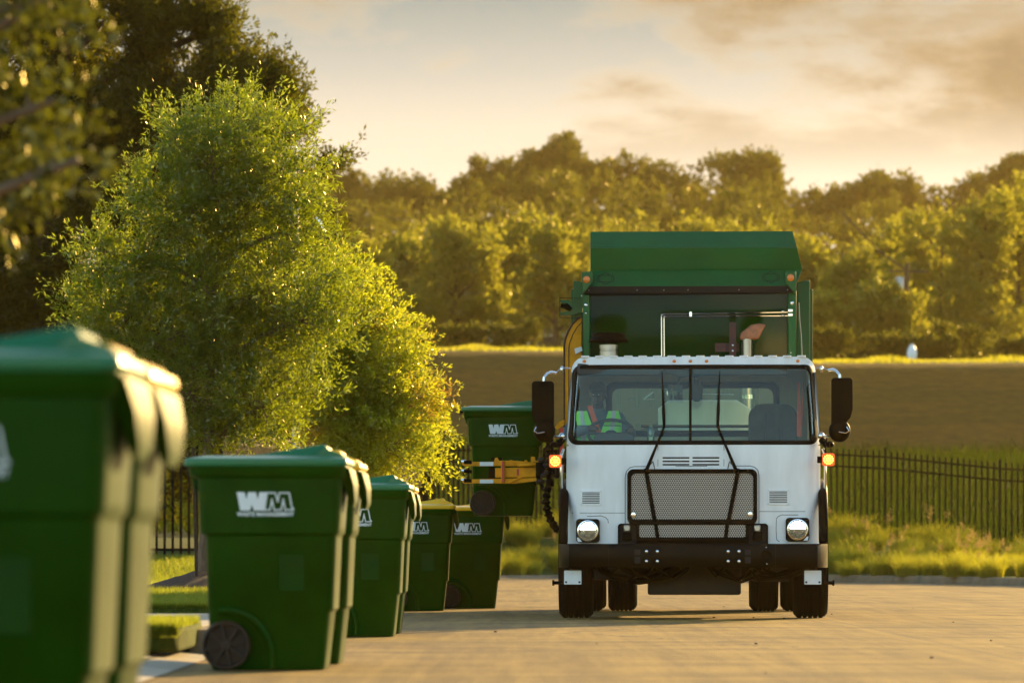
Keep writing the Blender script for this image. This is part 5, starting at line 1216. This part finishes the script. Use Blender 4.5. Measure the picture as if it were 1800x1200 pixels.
# ring-and-block emblem cut into the header, left and right
for px, py in ((1064.5, 489.5), (1355, 487.8)):
    q = MB()
    def hp(u, v):
        z = lz(py+v, 2.48); t_ = (z-lz(503.5, 2.40))/(lz(475, 2.56)-lz(503.5, 2.40)); return (lx(px+u, 2.48), 2.40+0.16*t_-0.002, z)
    def ln(pts, wd=0.0035): 
        q.tube([hp(*p) for p in pts], wd, 4)
    ln([(9.5*math.cos(R(a)), 10.3*math.sin(R(a))) for a in range(35, 146, 10)]); ln([(9.5*math.cos(R(a)), 10.3*math.sin(R(a))) for a in range(215, 326, 10)])
    ln([(-9, -6), (-13, -5.5), (-15, -1), (-15, 1), (-13, 5.5), (-9, 6)]); ln([(9, -6), (13, -5.5), (15, -1), (15, 1), (13, 5.5), (9, 6)])
    ln([(-9.5, -6), (9.5, -6)]); ln([(-9.5, 6), (9.5, 6)]); ln([(-10, -6), (-11, 0), (-10, 6)]); ln([(10, -6), (11, 0), (10, 6)])
    q.build('emblem', M['slot'], T, smooth=0)
# body behind
q = MB(); xl, xr, zt = lx(1008.5, 3.1), lx(1423, 3.1), lz(494.5, 3.1)
q.prism([(xl, zt), (xl+.05, zt), (xl+.10, zt-.02), (xl+.10, 1.0), (xl, 1.0)], 3.0, 8.9, 'y'); q.prism([(xr, zt), (xr-.05, zt), (xr-.13, zt-.02), (xr-.13, 1.0), (xr, 1.0)], 3.0, 8.9, 'y')
q.box(xl+.10, xr-.13, 4.2, 8.9, 0.95, zt-.022); q.box(xl+.1, xr-.13, 2.83, 4.19, 0.95, 1.5)
q.prism([(8.9, zt-.1), (9.5, zt-.5), (9.6, 1.6), (8.9, 0.9)], xl+.03, xr-.06, 'x')
for yy in (3.6, 4.8, 6.0, 7.2, 8.4): q.box(xl-.04, xl, yy, yy+.12, 1.0, zt-.05); q.box(xr, xr+.04, yy, yy+.12, 1.0, zt-.05)
q.build('hopper_body', M['green'], T, smooth=0, bevel=0.008)
q = MB()
for px, py, r_ in ((1030, 535.5, .018), (1030, 550.3, .011), (1392, 532.5, .019), (1022.5, 519.5, .008), (1390, 620, .009)): p = L(px, py, 2.55); q.ball((p.x, 2.548, p.z), (r_, .008, r_), 12, 8)
q.build('post_bolt', M['chrome'], T)
q = MB(); p = L(1404, 545, 2.9); q.tube([L(1404, 532, 2.7), L(1405, 560, 2.7), L(1408, 590, 2.7), L(1409.5, 625, 2.7)], .006, 6); q.build('cable', M['steel'], T)
# left bracket on the body side and the lift arm cover
q = MB(); s_ = []
A = [(984, 529), (984, 527.5), (999, 527), (1006, 531.5), (1013, 538.5), (1024, 541), (1024, 548), (1012, 552.5), (984.5, 553.5), (984.5, 548.5), (1003, 547), (1007, 544), (999, 534.5), (988, 533)]
PA = [(L(a, b, 2.9).x, L(a, b, 2.9).z) for a, b in A]; 
q.prism(PA, 2.86, 2.94, 'y'); q.build('side_bracket', M['green'], T, smooth=0)
q = MB(); q.tube([L(985.5, 536, 2.85), L(996, 538, 2.85), L(1004, 544, 2.85)], [.02, .03, .02], 8); q.tube([L(984, 522, 2.85), L(984, 558, 2.85)], .004, 5); q.tube([L(984, 523, 2.85), L(1020, 524, 2.85)], .003, 5); q.tube([L(984, 557.5, 2.85), L(1020, 558.5, 2.85)], .003, 5); q.build('bracket_pivot', M['black'], T)
arch = [(1023, 556.5), (1015, 560), (1006, 569), (998.5, 582), (993, 597), (991.5, 606), (991.5, 770), (1002, 770), (1023, 770)]
P3 = [(L(a, b, 2.94).x, L(a, b, 2.94).z) for a, b in arch]; q = MB(); q.prism(P3, 2.93, 2.997, 'y'); ya = q.build('arm_cover', M['yellow'], T, bevel=0.01)
q = MB(); ol = [L(a, b, 2.925) for a, b in arch[:7]]; q.tube(ol, 0.009, 8); q.tube([p+Vector((.045, 0, -.03)) for p in ol], 0.004, 6); q.build('cover_edge', M['rustdark'], ya)
q = MB(); a = L(1015, 614, 2.92); q.prism([(a.x-.03, a.z+.01), (a.x+.04, a.z+.03), (a.x+.05, a.z-.01), (a.x-.02, a.z-.045)], 2.91, 2.92, 'y'); q.build('tape_patch', M['reflw'], ya, smooth=0)
# air intake
q = MB(); c = L(1070, 591, 2.35); q.lathe((c.x, 2.35, L(1070, 600, 2.35).z), [(.01, -.012), (.15, -.012), (.188, .0), (.192, .012), (.170, .03), (.160, .05), (.165, .062), (.14, .082), (.06, .088), (.01, .088)], 32); q.build('intake_cap', M['black'], T)
q = MB(); q.lathe((c.x, 2.35, 2.30), [(.088, 0), (.088, .24), (.084, .245), (.084, .26), (.09, .262), (.09, .30), (.01, .31)], 28); q.build('intake_pipe', M['steel'], T)
# hydraulic tubes
for off_, xo in ((0.0, 0.0), (0.029, 0.028)):
    q = MB(); Yq = 2.70; a = L(1388, 548.5+off_/.029*6.3, Yq); b = L(1168+xo/.028*4, 551.5+off_/.029*4, Yq); c = L(1162.7+xo/.028*4.7, 557+off_/.029*2, Yq); d = L(1163+xo/.028*4.8, 626, Yq)
    q.tube([a, b, b.lerp(c, .45)+Vector((-.012, 0, .008)), c, d], .0085, 8); q.build('hydraulic_tube', M['chrome'], T)
q = MB()
p = L(1214, 551.5, 2.69); q.box(p.x-.014, p.x+.014, 2.67, 2.72, p.z-.03, p.z+.022)
for py in (547, 554.5): p = L(1389, py, 2.66); q.box(p.x-.025, p.x+.022, 2.54, 2.70, p.z-.014, p.z+.014); q.ball((p.x-.07, 2.68, p.z), (.02, .012, .012), 8, 6)
q.build('tube_clamp', M['chrome'], T, bevel=.003)
# exhaust stack and bracket
Ye = 2.45
q = MB(); cx = lx(1313, Ye); z0 = lz(625, Ye)-.2; zt = lz(598, Ye)
q.lathe((cx, Ye, z0), [(.01, 0), (.048, 0), (.048, zt-z0), (.056, zt-z0), (.056, zt-z0+.012), (.01, zt-z0+.012)], 20); q.build('exhaust_stack', M['steel'], T)
q = MB(); P = [(1300, 597), (1301, 586), (1312, 577), (1320, 570.5), (1333, 568.5), (1346.5, 570), (1341, 580), (1333, 596)]
q.prism([(lx(a, Ye-.05), lz(b, Ye-.05)) for a, b in P], Ye-.06, Ye+.06, 'y'); q.build('exhaust_tip', M['rust'], T, bevel=0.02, seg=3)
q = MB(); box_px(q, 1282, 1294, 566, 640, 2.55, 2.60); box_px(q, 1257, 1299, 603, 618, 2.601, 2.62); qo = q.build('exhaust_bracket', M['rustdark'], T, smooth=0)
q = MB()
for py in (606.5, 616.5): p = L(1288, py, 2.55); q.ball((p.x, 2.548, p.z), .014, 10, 7)
q.build('bracket_bolt', M['chrome'], qo)
# --- loader arm with gripper round the lifted bin; local coordinates of the truck from photo pixels
AY = 4.55
def gp(px, py, y): p = L(px, py, y); return (p.x, p.z)
arm = empty('loader_arm', parent=T)
q = MB()
for yt, yb in ((811, 818.5), (842, 849)):
    q.prism([gp(816, yt, AY), gp(868, yt, AY), gp(870, yt-2, AY), gp(908, yt-2, AY), gp(950, yt+3, AY), gp(950, yb, AY), gp(816, yb, AY), gp(812, yb-2, AY), gp(812, yt+2, AY)] if yt < 820 else
            [gp(816, yt, AY), gp(950, yt-3, AY), gp(950, yb-5, AY), gp(906, yb+.5, AY), gp(868, yb, AY), gp(816, yb, AY), gp(812, yb-2, AY), gp(812, yt+2, AY)], AY, AY+.08, 'y')
q.prism([gp(870, 822, AY), gp(945, 820, AY), gp(945, 838, AY), gp(870, 838.5, AY)], AY+.01, AY+.09, 'y')
q.prism([gp(881, 809, AY), gp(887, 809, AY), gp(887, 848, AY), gp(881, 848, AY)], AY-.03, AY+.05, 'y')
q.prism([gp(895, 808, AY), gp(900, 808, AY), gp(919, 820, AY), gp(912, 820, AY)], AY-.025, AY-.001, 'y'); q.prism([gp(895, 849.5, AY), gp(919, 838, AY), gp(912, 838, AY), gp(892, 848, AY)], AY-.025, AY-.001, 'y')
q.prism([gp(870, 804, AY), gp(874, 803.5, AY), gp(878, 811, AY), gp(868, 811, AY)], AY, AY+.05, 'y'); q.prism([gp(922, 808, AY), gp(926, 808, AY), gp(929, 815, AY), gp(920, 815, AY)], AY, AY+.05, 'y')
q.prism([gp(933, 802, AY), gp(940, 802, AY), gp(941, 809, AY), gp(960, 809, AY), gp(960, 812, AY), gp(933, 812, AY)], AY, AY+.08, 'y')
c_ = L(928, 817, AY); q.lathe((c_.x, AY+.05, c_.z), [(.005, -.012), (.11, -.012), (.115, 0), (.11, .012), (.005, .012)], 20)
q.build('gripper_frame', M['yellow'], arm, bevel=0.004)
for yt, yb in ((811.2, 818.3), (842.2, 848.8)):
    q = MB(); q.prism([gp(843, yt, AY), gp(867, yt, AY), gp(867, yb, AY), gp(843, yb, AY)], AY-.003, AY+.01, 'y'); q.build('white_band', M['reflw'], arm, smooth=0)
q = MB(); q.prism([gp(882, 810, AY), gp(886, 810, AY), gp(886, 847, AY), gp(882, 847, AY)], AY-.034, AY-.02, 'y'); q.build('red_band', M['red'], arm, smooth=0); q = MB(); q.prism([gp(908, 824, AY), gp(912, 824, AY), gp(912, 835, AY), gp(908, 835, AY)], AY+.004, AY+.02, 'y'); q.build('red_band', M['red'], arm, smooth=0)
q = MB()
for yy in (810.5, 826.5, 843): p = L(810, yy, AY); q.tube([(p.x, AY+.03, p.z), (p.x+.05, AY+.03, p.z)], .018, 10)
q.build('gripper_roller', M['chrome'], arm)
for yy in (811, 827, 843.5): q = MB(); q.prism([gp(815, yy-2.5, AY), gp(829, yy-2.5, AY), gp(829, yy+4, AY), gp(815, yy+4, AY)], AY-.004, AY+.02, 'y'); q.build('roller_bracket', M['black'], arm, bevel=.004)
q = MB(); q.prism([gp(859, 819.5, AY), gp(870, 819.5, AY), gp(869, 841, AY), gp(857, 841, AY)], AY+.09, AY+.12, 'y'); q.build('gripper_pad', M['black'], arm)
q = MB(); q.prism([gp(862, 803, AY), gp(882, 803, AY), gp(882, 808, AY), gp(862, 808, AY)], AY+.09, AY+.13, 'y'); q.build('gripper_lug', M['black'], arm)
q = MB(); q.box(L(942, 815, AY).x, L(985, 815, AY).x, AY-.05, AY+.25, L(942, 838, AY).z, L(942, 812, AY).z)
q.box(L(950, 815, AY).x, L(1000, 815, AY).x, AY-.10, AY+.3, L(942, 830, AY).z, L(942, 818, AY).z)
q.build('gripper_pivot', M['black'], arm, bevel=.004)
for px, py in ((953, 808), (962, 816), (958, 835), (950, 846), (964, 829)): q = MB(); p = L(px, py, AY-.1); q.ball(tuple(p), (.05, .05, .03), 8, 6); q.build('pivot_cap', M['under'], arm)
q = MB(); q.tube([L(945, 838, AY), L(955, 860, AY-.2), L(972, 850, AY-.3)], .02, 8); q.build('hydraulic_hose', M['rubber'], arm)
# drooping hose in a crumpled sleeve from the mirror down to the fender
pts = [(966, 770), (965, 790), (967, 808), (965, 826), (966, 845), (962, 862), (959.5, 880), (962, 897), (967, 912), (975, 925), (983, 933)]
q = MB(); PT = [L(a, b, 1.6) for a, b in pts]; fine = []
for i in range(len(PT)-1):
    for k in range(5): fine.append(PT[i].lerp(PT[i+1], k/5))
fine.append(PT[-1]); q.tube(fine, [0.036+0.010*math.sin(i*1.9)+0.006*math.sin(i*4.1) for i in range(len(fine))], 10); q.build('hose_sleeve', M['black'], arm)
q = MB(); q.tube([L(962, 780, 1.7), L(970, 790, 1.7), L(968, 805, 1.7)], .012, 6); q.tube([L(975, 790, 1.5), L(980, 800, 1.5), L(979, 840, 1.5)], .022, 8); q.tube([L(957, 788, 1.7), L(956, 800, 1.8), L(960, 812, 1.8)], .014, 6); q.build('hydraulic_hose', M['rubber'], arm)
q = MB(); a = L(987, 752, .9); 
q.prism([gp(974, 752, .9), gp(984, 740, .9), gp(992, 737, .9), gp(992, 746, .9), gp(980, 754, .9)], .9, .95, 'y'); q.build('deflector', M['yellow'], T, smooth=0)
q = MB(); q.box(L(984, 800, .6).x, L(991, 800, .6).x, .5, .6, L(984, 830, .6).z, L(984, 752, .6).z); q.build('door_edge', M['red'], T, smooth=0)
# ------------------------------------------------------------------ driver
TM = Matrix.Translation((TX, TY, 0)) @ Matrix.Rotation(-math.atan2(318.5, F), 4, 'Z')
hd = L(1051, 694, 1.0)
drv = empty('person'); tag(drv, 'driver behind the windshield in dark cap, grey shirt and lime green safety vest', 'person')
drv.matrix_world = TM @ Matrix.Translation((hd.x, 1.0, 0))
def remesh(o, vox, sm_=3):
    m1_ = o.modifiers.new('remesh', 'REMESH'); m1_.mode = 'VOXEL'; m1_.voxel_size = vox; m1_.use_smooth_shade = True
    m2_ = o.modifiers.new('smooth', 'SMOOTH'); m2_.iterations = sm_; m2_.factor = 0.5
    return o
zc = hd.z                      # head centre height
def limb(mb, pts, rad): mb.tube(pts, rad, 12); [mb.ball(tuple(p), r_, 12, 8) for p, r_ in zip(pts, rad)]
bd = MB()
# head turned a little to the picture's left, seen from the front (-y)
bd.ball((0, 0, zc+.015), (.073, .092, .100), 20, 14); bd.ball((-.008, -.035, zc-.055), (.052, .055, .058), 16, 10)      # skull, jaw
bd.ball((-.020, -.098, zc-.012), (.013, .018, .022), 10, 8)                                                            # nose
bd.ball((-.018, -.085, zc-.045), (.024, .012, .008), 10, 6); bd.ball((-.018, -.084, zc-.056), (.021, .012, .008), 10, 6); bd.ball((-.014, -.070, zc-.085), (.024, .02, .018), 10, 6)  # lips, chin
bd.ball((-.015, -.084, zc+.016), (.05, .012, .010), 12, 6)                                                             # brow
for s in (-1, 1): bd.ball((s*.074, .012, zc-.012), (.010, .020, .030), 10, 8)                                          # ears
limb(bd, [(0, .02, zc-.06), (0, .03, zc-.16)], [.052, .058])                                                           # neck
bd.ball((0, .03, zc-.40), (.17, .11, .24), 18, 12); limb(bd, [(-.15, .03, zc-.21), (.15, .03, zc-.21)], [.065, .065]); limb(bd, [(0, .05, zc-.55), (0, .05, zc-.80)], [.15, .16])
# thighs, shins
for s in (-1, 1): limb(bd, [(s*.09, .05, zc-.83), (s*.12, -.38, zc-.80)], [.09, .065]); limb(bd, [(s*.12, -.38, zc-.80), (s*.12, -.42, zc-1.2)], [.062, .042])
# arms: his right (picture left) elbow rests out of the window, forearm back to the wheel; his left arm to the wheel
wx = sc_.x-hd.x
elR = (-.285, -.12, zc-.37); haR = (wx-.17, sc_.y-1.0+.06, sc_.z+.03); elL = (.275, -.04, zc-.45); haL = (wx+.19, sc_.y-1.0+.05, sc_.z+.01)
limb(bd, [(-.19, .03, zc-.22), elR], [.056, .044]); limb(bd, [elR, haR], [.043, .028]); limb(bd, [(.19, .03, zc-.22), elL], [.056, .044]); limb(bd, [elL, haL], [.043, .028])
for (hx, hy_, hz_), s in ((haR, -1), (haL, 1)):
    bd.ball((hx, hy_-.035, hz_+.005), (.036, .045, .018), 12, 8)
    for k in range(4):
        u = (k-1.5)*.0185; ln_ = (.036, .042, .040, .032)[k]
        limb(bd, [(hx+u, hy_-.07, hz_+.008), (hx+u, hy_-.07-ln_*.7, hz_+.006), (hx+u, hy_-.07-ln_*.75, hz_-.02), (hx+u, hy_-.07-ln_*.35, hz_-.038)], [.0095, .009, .0085, .0075])
    limb(bd, [(hx-s*.032, hy_-.03, hz_), (hx-s*.052, hy_-.055, hz_-.008), (hx-s*.05, hy_-.08, hz_-.02)], [.012, .0105, .009])
remesh(bd.build('body', M['skin'], drv), 0.006, 2)
sh = MB()
sh.ball((0, .03, zc-.40), (.185, .125, .25), 18, 12); limb(sh, [(-.155, .03, zc-.215), (.155, .03, zc-.215)], [.072, .072]); limb(sh, [(0, .05, zc-.55), (0, .05, zc-.78)], [.165, .17]); limb(sh, [(0, .035, zc-.14), (0, .035, zc-.2)], [.066, .09])
limb(sh, [(-.19, .03, zc-.22), elR], [.068, .060]); limb(sh, [elR, Vector(elR).lerp(Vector(haR), .75)], [.058, .040]); limb(sh, [(.19, .03, zc-.22), elL], [.068, .060]); limb(sh, [elL, Vector(elL).lerp(Vector(haL), .75)], [.058, .040])
remesh(sh.build('shirt', M['shirt'], drv), 0.009, 2)
tr_ = MB()
for s in (-1, 1): limb(tr_, [(s*.09, .05, zc-.83), (s*.12, -.38, zc-.80)], [.10, .075]); limb(tr_, [(s*.12, -.38, zc-.80), (s*.12, -.42, zc-1.15)], [.07, .05])
remesh(tr_.build('trousers', M['trouser'], drv), 0.012, 2)
def torso_y(x, z): # front surface of the shirt
    return 0.03-0.118*math.sqrt(max(0.03, 1-(x/.245)**4))*(0.70+0.30*ss(zc-.34, zc-.16, zc-.5-(z-zc)))
def vest_panel(name, m, xa, xb, z0, z1, d=0.022, nx=6, nz__=8, parent=drv):
    q = MB(); A = []; B = []
    for j in range(nz__+1):
        z = z0+(z1-z0)*j/nz__; x0 = xa(z) if callable(xa) else xa; x1 = xb(z) if callable(xb) else xb
        A.append([(x0+(x1-x0)*i/nx, torso_y(x0+(x1-x0)*i/nx, z)-d, z) for i in range(nx+1)]+[(x1+(x0-x1)*i/nx, torso_y(x1+(x0-x1)*i/nx, z)-d+.015, z) for i in range(nx+1)])
    q.rings(A); return q.build(name, m, parent, smooth=60)
for s in (-1, 1):
    inn = lambda z, s=s: s*(0.022+0.078*min(1, max(0, (z-(zc-.36))/.20))); out_ = lambda z, s=s: s*(0.222-0.03*min(1, max(0, (z-(zc-.24))/.08)))
    vest_panel('vest', M['vest'], inn, out_, zc-.62, zc-.150, d=.030)
    vest_panel('vest_stripe', M['tape'], lambda z, s=s: s*(.112+.02*min(1, max(0, (z-(zc-.36))/.2))), lambda z, s=s: s*(.152+.012*min(1, max(0, (z-(zc-.36))/.2))), zc-.62, zc-.148, d=.035)
vest_panel('vest_band', M['tape'], -.19, .19, zc-.43, zc-.385, d=.027, nx=14, nz__=3)
vest_panel('vest_piping', M['dark'], -.215, -.055, zc-.290, zc-.283, d=.037); vest_panel('vest_piping', M['dark'], .055, .215, zc-.290, zc-.283, d=.037)
q = MB(); q.ball((0, .005, zc+.055), (.083, .102, .075), 20, 12); q.prism([(x, y) for x, y in [(-.06, -.06), (-.075, -.12), (-.06, -.165), (-.03, -.18), (.0, -.17), (.03, -.12), (.04, -.07)]], zc+.045, zc+.053, 'z')
q.build('cap', M['cap'], drv, smooth=50)
q = MB()
for ex in (-.040, .008): q.ball((ex, -.083, zc+.002), (.010, .008, .006), 8, 6)
q.build('eye', M['reflw'], drv)
q = MB()
A = []
for j in range(9):
    t = j/8; x = -.075+.17*t; z = zc-.10-.50*t; A.append([(x-.024, torso_y(x, z)-.046, z), (x+.024, torso_y(x, z)-.046, z-.0), (x+.024, torso_y(x, z)-.040, z), (x-.024, torso_y(x, z)-.040, z)])
q.rings(A); q.build('shoulder_strap', M['orange_belt'], drv)
# small stones and twigs on the road
q = MB(); rr = random.Random(11)
for k in range(20):
    Y_ = rr.uniform(24, 70); X_ = rr.uniform(-0.6, 5.5)*Y_/50; r_ = rr.uniform(.003, .009); q.ball((X_, Y_, zr(X_, Y_)+r_*.5), (r_*1.6, r_*1.2, r_), 6, 4)
tag(q.build('road_grit', M['under']), 'scattered dark crumbs and grit lying on the sunlit concrete road', 'grit', kind='stuff')
# ------------------------------------------------------------------ haze
hzb = MB(); hzb.box(-720, 720, -45, 1390, -1.6, 75); ho = hzb.build('haze', M['glass'], smooth=0); tag(ho, 'thin golden evening haze in the air', 'haze', kind='stuff')
hm = bpy.data.materials.new('haze_air'); hm.use_nodes = True; t = hm.node_tree; t.nodes.clear()
pv_ = N(t, 'ShaderNodeVolumePrincipled'); pv_.inputs['Density'].default_value = 0.00008; pv_.inputs['Color'].default_value = (1.0, 0.76, 0.30, 1); pv_.inputs['Anisotropy'].default_value = 0.55
o_ = N(t, 'ShaderNodeOutputMaterial'); t.links.new(pv_.outputs[0], o_.inputs['Volume']); ho.data.materials.clear(); ho.data.materials.append(hm)
